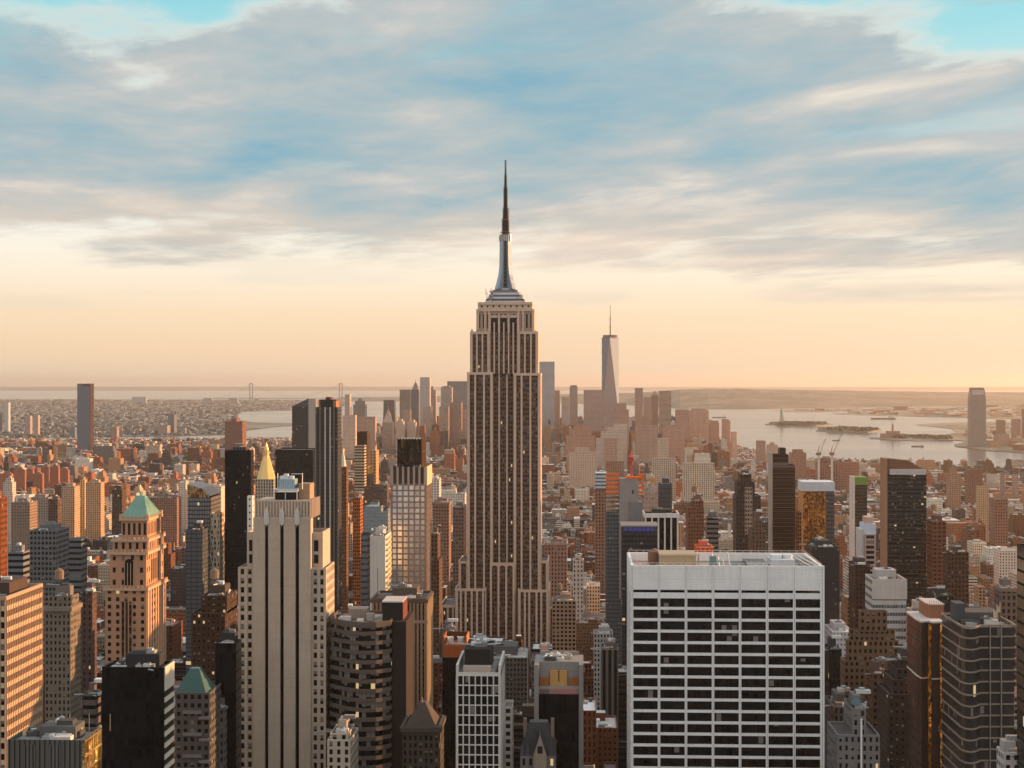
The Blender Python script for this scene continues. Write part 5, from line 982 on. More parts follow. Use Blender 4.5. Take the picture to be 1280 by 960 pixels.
def big_dark():
    Y = 1150; r, top, rnd = T('dark_residential_tower', 'broad dark residential tower with scattered bright windows and slanted brown crown', 'skyscraper', 1107.5, 1158, 592, Y, None, 18, st=S((.028, .034, .034), 2.6, 3.3, .80, .45, .24, 0, .03), roof='none', ybot=760, short='the broad dark tower with a slanted crown', exact=True, seed=69)
    a, b, c, d, z = top; m = MB(); zl, zr_ = ZZ(573, a, Y), ZZ(583, a, Y); xr = PX(1148, Y)
    f = [(a, z - .5), (b, z - .5), (b, ZZ(587, a, Y)), (xr, zr_), (PX(1137, Y), ZZ(576, a, Y)), (a, zl)]
    for yy in (c + 3, d): m.face([(x, yy, q) for x, q in f], 'stone', (.20, .10, .06))
    for i in range(2, 6): p, q = f[i], f[(i + 1) % 6]; m.face([(p[0], c + 3, p[1]), (q[0], c + 3, q[1]), (q[0], d, q[1]), (p[0], d, p[1])], 'stone', (.16, .09, .06))
    m.face([(b, c + 3, f[1][1]), (b, d, f[1][1]), (b, d, f[2][1]), (b, c + 3, f[2][1])], 'stone', (.2, .1, .06)); m.build('slanted_crown', r)
    m = MB(); m.box(PX(1112, Y), PX(1157, Y), c - .8, c + 2.8, z - .8, ZZ(586.5, a, Y), 'stone', (.52, .48, .45)); m.build('pale_band', r)
    m = MB(); m.box(a - .8, a + .9, c - .6, d, 0, zl, 'stone', (.38, .20, .12), bottom=False); m.box(PX(1130, Y) - .5, PX(1130, Y) + .5, c - .5, c + .05, 0, z - .8, 'stone', (.02, .02, .02))
    for k in range(44): zz_ = z - 3 - k * 3.3; m.box(a + 1, b, c - .5, c + .04, zz_, zz_ + .3, 'stone', (.11, .10, .10))
    m.build('fins', r)
big_dark()
T('white_office', 'white office block with ribbon windows at the foot of the broad dark tower', OFF, 1091, 1133, 724, 800, 1081.5, st=S((.50, .47, .45), 1.4, 3.9, .9, .42, .3, .12), roof='plant', ybot=810, short='the white ribbon window block', seed=70)
m = MB(); Y = 800; a, b = PX(1091, Y), PX(1133, Y); z = ZZ(724, a, Y); m.box(a - .3, b + .3, Y - .4, Y + .1, z - 10, z + .1, 'stone', (.52, .47, .43)); m.build('blank_top', bpy.data.objects['white_office'])
T('white_low_wing', 'low white wing with dark roof boxes right of the white ribbon window block', OFF, 1133.5, 1158, 764, 790, None, 22, st=S((.5, .47, .45), 1.4, 3.8, .9, .45, .2), roof='plant', ybot=830, seed=71)
T('setback_building', 'tan brick building rising in many set-backs right of the pale banded slab', 'building', 1055, 1127, 826, 700, 1051, st=S((.31, .19, .125), 3.1, 3.7, .45, .5, .12, lit=.01), tiers=((6, 2, 800, 3), (3, 3, 786, 2.5), (13, 10, 762, 3)), roof='none', ybot=960, short='the tan set-back building', seed=72)
T('setback_wing', 'lower tan wing in front of the tan set-back building', 'building', 1084, 1106, 842, 680, None, 14, st=S((.24, .13, .085), 3, 3.7, .45, .5, .1), roof='box', seed=73)
T('dark_brick_building', 'dark brick building with rows of small windows and stepped left shoulder', 'building', 1096, 1146, 868, 640, None, 26, st=S((.10, .075, .065), 2.9, 3.6, .4, .4, .35, lit=.03), tiers=((6, 0, 850, 2), (6, 0, 836, 2), (5, 0, 825, 2)), roof='box', short='the dark brick building', seed=74)
def bronze():
    Y = 600; r = root('bronze_glass_tower', 'bronze glass tower with wavy pale roof line and gold vertical strips', OFF, PX(1163, Y), Y + 16)
    def zz(p): return ZZ(p, PX(1163, Y), Y)
    f = [(1146, Y + 8), (1152, Y + 1.5), (1160, Y + 3), (1166, Y), (1178.8, Y + 1)]; pts = [(PX(p, y), y) for p, y in f] + [(PX(1178.8, Y), Y + 26), (PX(1146, Y + 8), Y + 26)]
    m = MB(); m.ring(pts, 0, zz(779), 'facade', (.07, .03, .015), p=(.75, .85, .02, 0), bay=1.8, fl=3.8, rf=.05); m.cap(pts, zz(779), 'roofing', (.2, .1, .06)); m.build('walls', r)
    m = MB()
    for za, zb in ((779, 776.8), (849.5, 848)): m = MB(); m.prism(off_poly(pts, .5), zz(za), zz(zb), 'stone', (.58, .54, .5), bottom=True); m.build('edge_trim', r)
    m = MB()
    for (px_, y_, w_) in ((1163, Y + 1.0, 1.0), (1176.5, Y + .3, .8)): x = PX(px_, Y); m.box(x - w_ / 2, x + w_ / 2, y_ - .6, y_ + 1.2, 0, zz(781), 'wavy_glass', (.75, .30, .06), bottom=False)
    m.build('gold_strips', r)  # strips of gold tinted mirror glass
    m = MB(); u = [(PX(p, y), y) for p, y in ((1157, Y + 12), (1163, Y + 8), (1180, Y + 8))] + [(PX(1180, Y + 8), Y + 24), (PX(1157, Y + 12), Y + 24)]; m.prism(u, zz(779), zz(760), 'stone', (.26, .12, .07)); m.prism(off_poly(u, .3), zz(760), zz(758.5), 'stone', (.5, .45, .42), bottom=True)
    for i in range(9): m.bar((u[1][0] + i * .8, Y + 9, zz(758.5)), (u[1][0] + i * .8, Y + 9, zz(755)), .1, 'metal', (.1, .1, .1), n=4)
    m.build('upper_block', r); reg(PX(1146, Y), PX(1180, Y), Y, Y + 26, zz(779), 960, 'the bronze wavy glass tower')
bronze()
def corner_office():
    Y = 560; f = [(1179.5, Y + 26), (1200, Y), (1206, Y - 3.2), (1213, Y - 4.4), (1220, Y - 3.2), (1226, Y), (1271, Y + 1)]
    pts = [(PX(1179.8, Y + 26), Y + 26)] + [(PX(p, y), y) for p, y in f[1:]]
    f2 = [(1200, Y)] + f[2:]
    r, out, H = poly_office('corner_glass_office', 'glass office with rounded corner bay and thin pale floor bands, lower right', [(1199.8, Y)] + f[2:], 28, 781, Y, 3.95, .45, 1.5, (.26, .21, .165), (.012, .014, .016), (.22, .2, .18), 'the rounded corner glass office', bl=.05, lit=.006, rf=.03)
    m = MB(); x0 = PX(1206, Y); m.box(PX(1203, Y), PX(1215, Y), Y + 10, Y + 18, H - 1.3, H + 6, 'stone', (.06, .07, .08)); m.box(PX(1216, Y), PX(1262, Y), Y + 12, Y + 24, H - 1.3, H + 2.6, 'stone', (.09, .085, .08)); m.build('machine_room', r)
    rnd = random.Random(11); m = MB(); plant(m, PX(1203, Y), PX(1268, Y), Y + 2, Y + 27, H - 1.3, 26, rnd, 2.8)
    for i in range(7): x = PX(1246 + i * 3.2, Y); m.bar((x, Y + 4 + i * 2, H - 1), (x, Y + 4 + i * 2, H + rnd.uniform(3, 6)), .12, 'metal', (.4, .4, .4), n=4)
    m.build('rooftop_plant', r); m = MB()
    for p in (1238, 1252): m.box(PX(p, Y) - .12, PX(p, Y) + .12, Y - .1, Y + 1, 0, H, 'metal', (.4, .38, .35), bottom=False)
    m.build('mullions', r)
corner_office()
T('edge_dark_tower', 'near black tower with green tint cut by the right border of the view', 'tower', 1283, 1312, 684, 470, 1271.5, 30, st=S((.012, .02, .02), 1.6, 3.8, .9, .8, 0), roof='none', short='the near black tower at the right border', seed=75)
T('corner_white_block', 'small pale roofed block in the bottom right corner', 'building', 1246, 1276, 941, 480, None, 14, st=S((.5, .46, .44), 3, 3.8, .5, .5, .1, roof=(.5, .47, .45)), roof='box', seed=76)
T('pale_stone_building', 'pale stone building with small tower at the lower right beside the slab', 'building', 1047, 1100, 919, 540, None, 22, st=S((.34, .32, .31), 3, 3.8, .4, .55, .2), tiers=((20, 15, 886, 3),), roof='box', exact=True, seed=77, short='the pale stone building')
m = MB(); Y = 540; x = PX(1076.5, Y); m.bar((x, Y - .6, ZZ(985, x, Y)), (x, Y - .6, ZZ(898, x, Y)), .32, 'stone', (.75, .75, .76)); m.cyl(PX(1075, Y), Y + 8, ZZ(886, x, Y), ZZ(880, x, Y), 1.8, 1.2, 10, 'stone', (.10, .16, .20)); m.build('flue', bpy.data.objects['pale_stone_building'])
T('grey_stone_block', 'dim grey stone block with black roof units right of the pale banded slab', 'building', 1031, 1068, 884, 620, None, 24, st=S((.20, .19, .18), 3, 3.8, .4, .7, .05), roof='plant', seed=78)
T('navy_block', 'dark navy glass block beside the right edge of the pale banded slab', 'building', 1030, 1052, 812, 790, None, 30, st=S((.015, .03, .04), 2, 3.8, .9, .8, .0), roof='box', ybot=880, seed=79)
T('vault_roof_hall', 'low hall with bright white roof and ribbed sheds right of the pale banded slab', 'building', 1031, 1067, 790, 920, None, 30, st=S((.5, .5, .52), 3, 3.8, .3, .4, .1, roof=(.72, .73, .75)), roof='plant', ybot=805, seed=80)
T('russet_office', 'russet brick office with wide windows right of the broad dark tower', OFF, 1158.5, 1183, 652, 1120, None, 28, st=S((.33, .13, .07), 4, 3.8, .6, .4, .1), roof='tank', ybot=740, seed=81)
T('russet_loft', 'dark russet loft tower with water tank two blocks right of the broad dark tower', 'building', 1184, 1211, 690, 1040, 1180, st=S((.18, .085, .055), 3.1, 3.8, .45, .5, .1), roof='tank', ybot=770, seed=82)
T('navy_low_block', 'low navy building with a white roof unit right of the white low wing', 'building', 1159, 1192, 745, 900, None, 26, st=S((.03, .04, .05), 3, 3.8, .5, .5, .1, roof=(.06, .07, .08)), roof='plant', ybot=780, seed=83)
T('warehouse', 'broad tan warehouse with arched upper windows near the right border', 'building', 1243, 1271, 735, 950, None, 40, st=S((.36, .25, .2), 5, 5, .5, .6, .1, roof=(.55, .53, .5)), cornice=True, roof='plant', ybot=780, seed=84)
T('tan_apartment_tower', 'tall tan apartment tower standing alone in the brick district near the right border', 'apartment tower', 1223, 1236, 608, 2250, 1220, st=S((.52, .34, .2), 3, 3.3, .35, .4, .1), roof='none', ybot=655, seed=85, short='the lone tan apartment tower')
# --- left middle distance
for i, (a, b, pb, yt, Y, c, lb) in enumerate(((77, 100, None, 608, 2350, (.50, .33, .21), 'broad cream apartment slab, leftmost of the sunlit pair'), (100.5, 106, 107.5, 600, 2340, (.72, .42, .18), 'narrow golden apartment slab standing between the sunlit cream blocks'), (107, 126, 130.5, 603, 2300, (.56, .32, .18), 'tall golden lit apartment tower right of the cream slab'), (60, 72, 77, 624, 1900, (.12, .07, .05), 'dark apartment tower with golden flank in front of the cream slab'), (4, 20, None, 603, 2300, (.62, .5, .42), 'white stepped apartment tower at the far left'), (36, 60, 68, 622, 2050, (.34, .25, .2), 'tan arcaded office block left of the dark golden flanked tower'), (140, 158, None, 612, 2100, (.10, .06, .04), 'dark peaked apartment block left of the copper pyramid'), (193, 227, None, 622, 2200, (.30, .16, .11), 'wide pink brown hospital block right of the copper pyramid'), (14, 47, None, 628, 1750, (.28, .19, .14), 'wide brown office with vertical piers at the far left'), (223, 236, None, 603, 2500, (.62, .52, .42), 'white apartment block left of the diagonal lattice tower'), (258, 281, None, 608, 2500, (.66, .56, .46), 'white colonnaded block left of the black balcony tower'))):
    T('apartment_block', lb, 'apartment block', a, b, yt, Y, pb, 26, st=S(c, 3.1, 3.3, .42, .5, .15), roof='tank' if i % 2 else 'plant', tiers=((2, 2, yt - 5, 3),) if i in (4, 6) else (), ybot=yt + 35, seed=90 + i)
for i, (a, b, yt, Y) in enumerate(((16, 31, 587, 3350), (41, 53, 592, 3200), (51, 61, 583, 3500), (62, 73, 583, 3450), (75, 85, 587, 3400), (0, 14, 592, 3250), (33, 41, 586, 3600))):
    T('brick_slab', 'red brick housing slab, %s of the seven in the far left cluster' % ('second from the left', 'fourth from the left', 'fifth from the left', 'sixth from the left', 'rightmost', 'leftmost', 'third from the left')[i], 'apartment block', a, b, yt, Y, b + 2, st=S((.36, .13, .075), 3, 3, .35, .4, .1), roof='box', ybot=yt + 16, seed=120 + i)
T('far_brick_tower', 'broad brown brick tower by the river, left of the slanted glass tower', 'apartment tower', 281, 303, 527, 4400, 308, st=S((.22, .10, .07), 3.4, 3.2, .4, .4, .1), tiers=((8, 8, 523, 3),), roof='none', ybot=560, seed=130)
r, top, rnd = T('riverside_glass_tower', 'lone tall blue glass tower with dark brown flank standing over the far left skyline', 'skyscraper', 96.5, 112.5, 479.5, 5200, 117, st=S((.10, .125, .16), 3, 3.6, .5, .5, .02, .25, 0), roof='none', ybot=550, short='the lone blue glass tower', seed=131)
a, b, c, d, z = top; m = MB(); m.box(b, b + 1, c, d, 0, z, 'stone', (.05, .022, .015), bottom=False); m.build('brown_flank', r); m = MB(); m.box(PX(104, 5200), b + 1.2, c - 1, c + .5, z - 8, z - 3, 'stone', (.05, .02, .01)); m.bar(((a + b) / 2, c + 9, z), ((a + b) / 2, c + 9, z + 9), .8); m.build('crown', r)

# ================================================================ DOWNTOWN SKYLINE
PK = (.34, .19, .14)
DT = [  # px0, px1, flank, top row, Y, colour, (bay, ww, wh), tiers, phrase
 (428, 446, None, 519, 4700, (.50, .34, .26), (4, .4, .4), (), 'pale tan housing slab left of the brown twin slab'),
 (448, 471, None, 521, 4900, (.30, .15, .11), (4, .4, .4), (), 'wide brown slab right of the pale tan housing slab'),
 (431, 439, None, 493, 6100, (.46, .34, .29), (3, .3, .8), (), 'slim pale tower, leftmost of the downtown skyline'),
 (441.5, 458.5, None, 506, 5800, (.10, .09, .09), (4, .5, .4), ((2, 2, 501, 4), (4, 4, 498, 4)), 'dark stepped tower near the left end of the skyline'),
 (499.5, 514, None, 487, 5900, (.22, .16, .14), (3, .4, .9), (), 'striped grey brown tower left of the pointed crown tower'),
 (525, 538.5, None, 471.5, 5500, (.46, .42, .40), (3, .5, .5), (), 'tallest silvery rippled tower left of the spire tower'),
 (538.5, 546, None, 487, 5800, (.24, .18, .16), (3, .4, .4), ((0, 3, 483, 2),), 'narrow shadowed tower with sloping top behind the silvery tower'),
 (551, 566, None, 484, 5700, (.36, .32, .30), (3, .4, .9), ((2, 3, 482.5, 2),), 'grey vertical striped tower with chamfered shoulders'),
 (559, 586, None, 476.5, 6000, (.30, .33, .36), (4, .8, .7), (), 'widest blue grey slab touching the spire tower on its left'),
 (549, 562, None, 508, 5200, (.38, .24, .18), (3, .4, .9), (), 'tan ribbed slab below the grey striped tower'),
 (562, 578, None, 503, 5250, (.24, .13, .10), (3, .4, .9), (), 'brown ribbed slab below the widest blue grey slab'),
 (495, 506, None, 527, 5000, (.50, .36, .28), (3, .4, .5), ((2, 2, 524, 2),), 'cream domed civic block, left one'),
 (509, 521, None, 528, 5050, (.50, .37, .29), (3, .4, .5), ((2, 2, 525, 2),), 'cream civic block right of the domed one'),
 (503, 514, None, 512, 5500, (.34, .20, .15), (3, .4, .5), (), 'low brown block before the striped grey brown tower'),
 (573, 586, None, 512, 5300, (.36, .26, .22), (3, .4, .5), (), 'dull brown block hard against the left of the spire tower'),
 (529, 541, None, 508, 5350, (.38, .26, .2), (3, .4, .5), (), 'tan block at the foot of the silvery rippled tower'),
 (673.5, 693, 697, 452, 5600, (.40, .42, .46), (3, .75, .6), (), 'tall pale glass tower touching the spire tower on its right'),
 (693, 700, None, 488, 5700, PK, (3, .4, .5), (), 'narrow brown tower right of the tall pale glass tower'),
 (702, 712, None, 496, 5500, (.44, .36, .32), (3, .5, .5), (), 'pale ribbed tower between two narrow brown towers'),
 (712, 722, None, 483.5, 5600, (.24, .17, .15), (3, .4, .9), ((1, 1, 481.5, 1),), 'narrow dark tower with notched top left of the broad pink glass slab'),
 (729.5, 755, None, 487.5, 5300, (.38, .21, .16), (4, .7, .5), (), 'broad pink brown glass slab left of the tapered tower'),
 (765, 786, None, 512, 5100, (.30, .15, .11), (3, .4, .4), ((3, 3, 504, 2),), 'brown stepped telephone block below the tapered tower'),
 (793.5, 803.5, None, 485, 5200, (.28, .15, .12), (3, .4, .5), (), 'slim brown tower right of the tapered tower'),
 (804, 814, None, 497, 5500, (.34, .2, .15), (3, .4, .5), (), 'brown block left of the pointed roof tower'),
 (823.5, 839, None, 488.5, 5300, (.46, .32, .25), (30, 1, .45), (), 'tower with pale horizontal stripes right of the pointed roof tower'),
 (844, 861, None, 512, 5300, (.30, .15, .11), (3, .4, .4), (), 'brown block with chamfered top beside the large cream office tower'),
 (861, 886, None, 513, 5400, (.46, .29, .21), (4, .5, .5), ((3, 3, 511, 2),), 'large cream office tower at the right end of the skyline'),
 (886, 899, None, 529, 5500, (.28, .14, .10), (3, .4, .5), ((2, 1, 526, 2),), 'low dark block right of the large cream office tower'),
 (902, 913, None, 526, 5300, (.46, .20, .13), (3, .4, .4), ((0, 2, 524, 1),), 'reddish tower by the river, taller of the rightmost pair'),
 (913.5, 921, None, 540, 5250, (.56, .32, .2), (3, .4, .4), (), 'lower golden tower by the river, rightmost of downtown'),
 (708, 744, None, 545, 4400, (.36, .15, .09), (3.4, .4, .5), ((4, 4, 537, 4), (5, 6, 531, 4)), 'big reddish brown stepped block in front of the skyline'),
 (745, 784, None, 548, 4700, (.58, .46, .38), (3.4, .5, .5), ((6, 0, 540, 3), (8, 0, 534, 3), (8, 0, 530, 3)), 'white stepped block at the foot of the tapered tower'),
 (755, 772, None, 548, 4000, (.36, .19, .13), (3.4, .4, .5), (), 'brown block standing before the white stepped block'),
 (795, 822, None, 532, 4600, (.34, .18, .13), (3.4, .4, .5), (), 'wide brown block below the slim brown tower'),
 (829, 856, None, 535, 4700, (.38, .19, .13), (3.4, .4, .5), ((3, 0, 531, 2),), 'wide russet block below the striped tower'),
 (822, 836, None, 548, 4000, (.56, .40, .3), (3.4, .5, .5), (), 'pale block with dark side below the wide russet block'),
 (853, 893, None, 579, 3100, (.62, .50, .38), (4.2, .55, .55), (), 'long cream loft with even window grid by the right skyline foot'),
 (815, 845, None, 573, 3150, (.56, .44, .34), (4.2, .5, .5), (), 'cream building left of the long cream window grid loft'),
 (711, 746, None, 566, 3600, (.60, .44, .33), (4, .4, .5), ((8, 9, 560, 3),), 'cream block with central tower right of the spire tower'),
 (757, 780, None, 577, 2900, (.34, .18, .12), (4, .4, .5), (), 'russet slab behind the tower crane'),
 (945, 957, None, 551, 4900, (.26, .13, .09), (3.4, .4, .5), (), 'dark brown block on the river edge, left of its tan neighbour'),
 (958, 972, None, 556, 4800, (.42, .26, .18), (3.4, .4, .5), ((4, 4, 553, 2),), 'tan block on the river edge'),
 (986, 1008, None, 566, 3900, (.36, .18, .12), (3.4, .4, .5), ((4, 4, 562, 2),), 'russet block right behind the tall ridged tower'),
 (1046, 1074, None, 578, 3700, (.38, .18, .12), (3.4, .5, .5), (), 'brick block right below the pair of river cranes'),
 (1183, 1201, None, 592, 3100, (.40, .22, .14), (3.4, .4, .5), ((3, 5, 585, 2), (3, 3, 582, 2)), 'tan stepped block right of the broad dark tower by the river'),
 (1206, 1228, None, 587, 3200, (.26, .12, .085), (3.4, .4, .5), (), 'dark red block with flat top by the river'),
 (1250, 1256, None, 592, 3300, (.34, .24, .19), (3, .3, .5), (), 'thin grey riverside tower near the right border, left of two'),
 (1265, 1273, None, 593, 3300, (.40, .28, .22), (3, .3, .5), (), 'thin tan riverside tower near the right border, right of two'),
 (1237, 1260, None, 624, 2100, (.32, .15, .1), (3.4, .4, .5), (), 'brick block behind the lone tan apartment tower'),
]
for i, (a, b, pb, yt, Y, c, (bay, ww_, wh_), tiers, ph) in enumerate(DT):
    T('city_tower', ph, 'tower', a, b, yt, Y, pb, 40 if Y > 4800 else 28, st=S(tuple(min(.75, v * .8 + o_) for v, o_ in zip(c, (.20, .15, .12))) if Y > 3900 else c, bay, 3.9, ww_, wh_, .1, .15 if 'glass' in ph else 0, .0), tiers=tiers, roof='none', ybot=yt + (b - a) * .8 + 14, seed=200 + i, short=None)  # far towers lightened towards peach: haze glow mixed into their wall colour
def pointed(px0, px1, yt, ya, Y, c, label, kind='crown'):
    r, top, rnd = T('pointed_tower', label, 'tower', px0, px1, yt, Y, None, 40, st=S(c, 3, 3.9, .4, .7, .1), roof='none', ybot=yt + 40)
    a, b, c_, d, z = top; xm, ym = (a + b) / 2, (c_ + d) / 2; w_ = (b - a) / 2; m = MB(); za = ZZ(ya, xm, Y)
    if kind == 'crown':
        m.ring(rect(a + w_ * .2, b - w_ * .2, c_, d), z - 1, z + (za - z) * .35, 'stone', c, pts2=rect(xm - w_ * .55, xm + w_ * .55, ym - 8, ym + 8)); m.cone(rect(xm - w_ * .55, xm + w_ * .55, ym - 8, ym + 8), z + (za - z) * .35, (xm, ym, z + (za - z) * .8), 'stone', c); m.bar((xm, ym, z + (za - z) * .6), (xm, ym, za), 1.2, 'stone', c, r2=.2)
    else: m.cone(rect(a, b, c_, d), z - 1, (xm, ym, za), 'stone', c)
    m.build('pointed_roof', r)
pointed(514, 525, 487, 474, 5700, (.20, .17, .17), 'dark tower with pointed crown left of the silvery rippled tower')
pointed(477.5, 493, 528, 507, 5100, (.44, .30, .23), 'tan tower with steep pointed roof and narrow shoulders')
pointed(814, 823, 494, 488, 5600, (.34, .22, .17), 'brown tower with low pyramid top left of the striped tower', 'pyr')
pointed(757, 765, 545, 536, 4800, (.36, .22, .16), 'small brown gabled block below the tapered tower', 'pyr')
r = root('trapezoid_tower', 'dark blocky tower that widens downward behind the tan pointed tower', 'tower', PX(486, 6200), 6220); m = MB(); Y = 6200
m.prism(rect(PX(478, Y), PX(494.5, Y), Y, Y + 50), 0, ZZ(500, PX(486, Y), Y), 'facade', (.13, .12, .12), pts2=rect(PX(479.5, Y), PX(493, Y), Y, Y + 50), p=(.5, .5, .1, 0), bay=4, fl=4); m.build('walls', r); reg(PX(478, Y), PX(494, Y), Y, Y + 50, 200, 540)
def taper():
    Y = 5700; cx, cy = PX(763, Y), Y + 32; h = (PX(773.6, Y) - PX(752.4, Y)) / 2
    r = root('tapered_glass_tower', 'tallest downtown glass tower with tapering faceted sides and thin mast', 'skyscraper', cx, cy)
    def zz(p): return ZZ(p, cx, Y)
    z0, z1 = zz(520), zz(421.5); lo = [(cx - h, cy - h), (cx + h, cy - h), (cx + h, cy + h), (cx - h, cy + h)]; a = .35
    hi = [(cx + h * math.cos(t_ + a * 0), cy + h * math.sin(t_)) for t_ in (-math.pi / 2, 0, math.pi / 2, math.pi)]
    hi = [(cx - h * .08, cy - h), (cx + h, cy - h * .05), (cx + h * .08, cy + h), (cx - h, cy + h * .05)]
    m = MB(); m.ring(lo, 0, z0, 'wavy_glass', (.40, .36, .36)); m.build('podium', r); m = MB()
    G1, G2 = (.42, .46, .50), (.62, .62, .62)
    for i in range(4):
        j = (i + 1) % 4; uvs = [(0, 0), (20, 0), (10, 90)]
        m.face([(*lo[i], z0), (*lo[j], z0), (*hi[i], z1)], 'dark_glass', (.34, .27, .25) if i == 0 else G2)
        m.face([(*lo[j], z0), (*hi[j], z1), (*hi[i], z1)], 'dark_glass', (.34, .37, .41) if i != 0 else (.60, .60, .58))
        m.face([(*lo[i], z0), (*hi[i], z1), (*hi[i - 1], z1)], 'dark_glass', (.34, .37, .41)) if i == 0 else None
    m.cap(hi, z1, 'stone', (.3, .3, .3)); m.build('glass_facets', r)
    m = MB(); m.ring(off_poly(hi, .6), zz(442), zz(436), 'stone', (.22, .22, .23)); m.build('louvre_band', r)
    m = MB(); m.cyl(cx, cy, z1, zz(418.5), h * .86, n=18, mat='stone', c=(.20, .16, .15)); m.cyl(cx, cy, z1 + 3, zz(419.5), h * .6, n=12, mat='stone', c=(.3, .28, .27)); m.build('crown_ring', r)
    m = MB(); 
    for (p, q, w_) in ((419, 408, 2.4), (408, 397, 1.8), (397, 382, 1.1)): m.cyl(cx, cy, zz(p), zz(q), w_, w_ * .75, 8, 'stone', (.20, .13, .11)); m.cyl(cx, cy, zz(q) - 2, zz(q), w_ * 1.9, n=8, mat='stone', c=(.2, .13, .11), bottom=True)
    m.build('mast', r); reg(cx - h, cx + h, cy - h, cy + h, z1, 530, 'the tapered glass tower')
taper()
# ---- across the river
def riverside():
    Y = 6450; r, top, rnd = T('rounded_glass_tower', 'lone bluntly rounded glass tower across the river on the right', 'skyscraper', 1209.5, 1232.5, 500, Y, None, 45, st=S((.30, .22, .19), 4, 4, .8, .5, .05, .15, 0), roof='none', ybot=556, short='the rounded tower across the river')
    a, b, c, d, z = top; m = MB(); z1, z2 = ZZ(487, a, Y), ZZ(484.5, a, Y); st = S((.30, .22, .19), 4, 4, .8, .5, .05, .15, 0)
    m.ring(rect(a, b, c, d), z - 1, z1, 'facade', st['c'], p=st['p'], bay=4, fl=4, rf=.15, pts2=rect(a + 4.5, b - 4.5, c + 4, d - 4)); m.prism(rect(a + 5.5, b - 5.5, c + 5, d - 5), z1, z2, 'stone', (.26, .2, .18)); m.box(a + 8, b - 8, c - .5, c + 2, z1 - 22, z1 - 2, 'stone', (.5, .42, .38)); m.build('tapered_top', r)
    for i, (p, q, yt, Y2, c, lb) in enumerate(((1245, 1257, 525, 7000, (.32, .17, .12), 'brown block right of the rounded tower across the river'), (1264, 1276, 524, 7100, (.34, .2, .15), 'second brown block right of the rounded tower across the river'), (1277, 1288, 511, 6900, (.30, .16, .12), 'taller brown tower across the river cut by the right border'), (1242, 1262, 543, 6500, (.42, .26, .19), 'low riverside block at the foot of the rounded tower'), (1262, 1284, 548, 6450, (.46, .30, .22), 'pale low riverside block near the right border'), (1232, 1243, 551, 6550, (.36, .24, .18), 'small low block just right of the rounded tower'))):
        T('riverside_block', lb, 'building', p, q, yt, Y2, None, 40, st=S(c, 4, 4, .4, .4, .1), roof='none', ybot=565, seed=300 + i)
riverside()
for i, (p, q, yt, Y2, c, lb) in enumerate(((5, 13, 503, 8200, (.5, .5, .5), 'pale slim tower at the far left edge of the far shore'), (0, 3.5, 516, 8000, (.10, .10, .12), 'dark sliver tower cut by the left border on the far shore'), (31, 40.5, 520, 7600, (.40, .32, .27), 'beige tower on the far left shore, left of its twin'), (42, 50, 519, 7500, (.44, .34, .28), 'beige tower on the far left shore, right of its twin'), (88, 96, 534, 7000, (.16, .19, .24), 'small blue grey tower hugging the lone blue glass tower'), (192, 213, 532, 7800, (.34, .26, .22), 'grey brown round block on the far shore'), (210, 221, 518, 7900, (.16, .17, .18), 'dark slim block behind the grey brown round block on the far shore'), (139, 149, 533, 7400, (.34, .22, .18), 'brown block right of the lone blue glass tower'), (165, 184, 496, 19500, (.34, .34, .36), 'wide grey hospital block on the far left horizon'), (254, 266, 497.5, 18500, (.26, .27, .28), 'small grey block on the horizon left of the suspension bridge'), (286, 298, 497.2, 18600, (.26, .27, .28), 'small grey block on the horizon touching the bridge approach'))):
    T('far_shore_block', lb, 'building', p, q, yt, Y2, None, 60, st=S(c, 5, 4, .4, .4, .1), roof='none', ybot=yt + 12, seed=330 + i)
# ---- suspension bridge
def bridge():
    Y = 19500; r = root('suspension_bridge', 'long grey suspension bridge with two towers on the horizon', 'bridge', PX(370, Y), Y)
    def P(px, py, dy=0): x = PX(px, Y + dy); return (x, Y + dy, ZZ(py, x, Y + dy))
    C = (.24, .26, .28)
    for px in (314, 426):
        m = MB(); 
        for s_ in (-17, 17):
            x = PX(px, Y); m.box(x + s_ - 6, x + s_ + 6, Y - 8, Y + 8, -2, ZZ(479, x, Y), 'stone', C)
        for py, h in ((479, 12), (497, 8)): m.box(x - 22.9, x + 22.9, Y - 7, Y + 7, ZZ(py, x, Y) - h - .1, ZZ(py, x, Y) - .1, 'stone', C)
        m.build('tower', r)
    m = MB(); a, b = P(262, 497.4), P(465, 497.4); m.box(a[0], b[0], Y - 14, Y + 14, a[2] - 9, a[2], 'stone', C); m.build('deck', r)
    for dy in (-14, 14):
        m = MB(); pts = []
        for k in range(13): f = k / 12; pts.append(P(270 + (314 - 270) * f, 497 - 17.5 * f ** 1.5, dy))
        for k in range(1, 25): f = k / 24; pts.append(P(314 + 112 * f, 479.5 + 16 * (1 - (2 * f - 1) ** 2), dy))
        for k in range(1, 13): f = k / 12; pts.append(P(426 + 40 * f, 479.5 + 17.5 * (1 - (1 - f) ** 1.5), dy))
        for k in range(len(pts) - 1): m.bar(pts[k], pts[k + 1], 1.6, 'stone', C, n=4)
        for k in range(0, len(pts), 1): m.bar(pts[k], (pts[k][0], pts[k][1], a[2]), .5, 'stone', C, n=3)
        m.build('cable', r)
bridge()
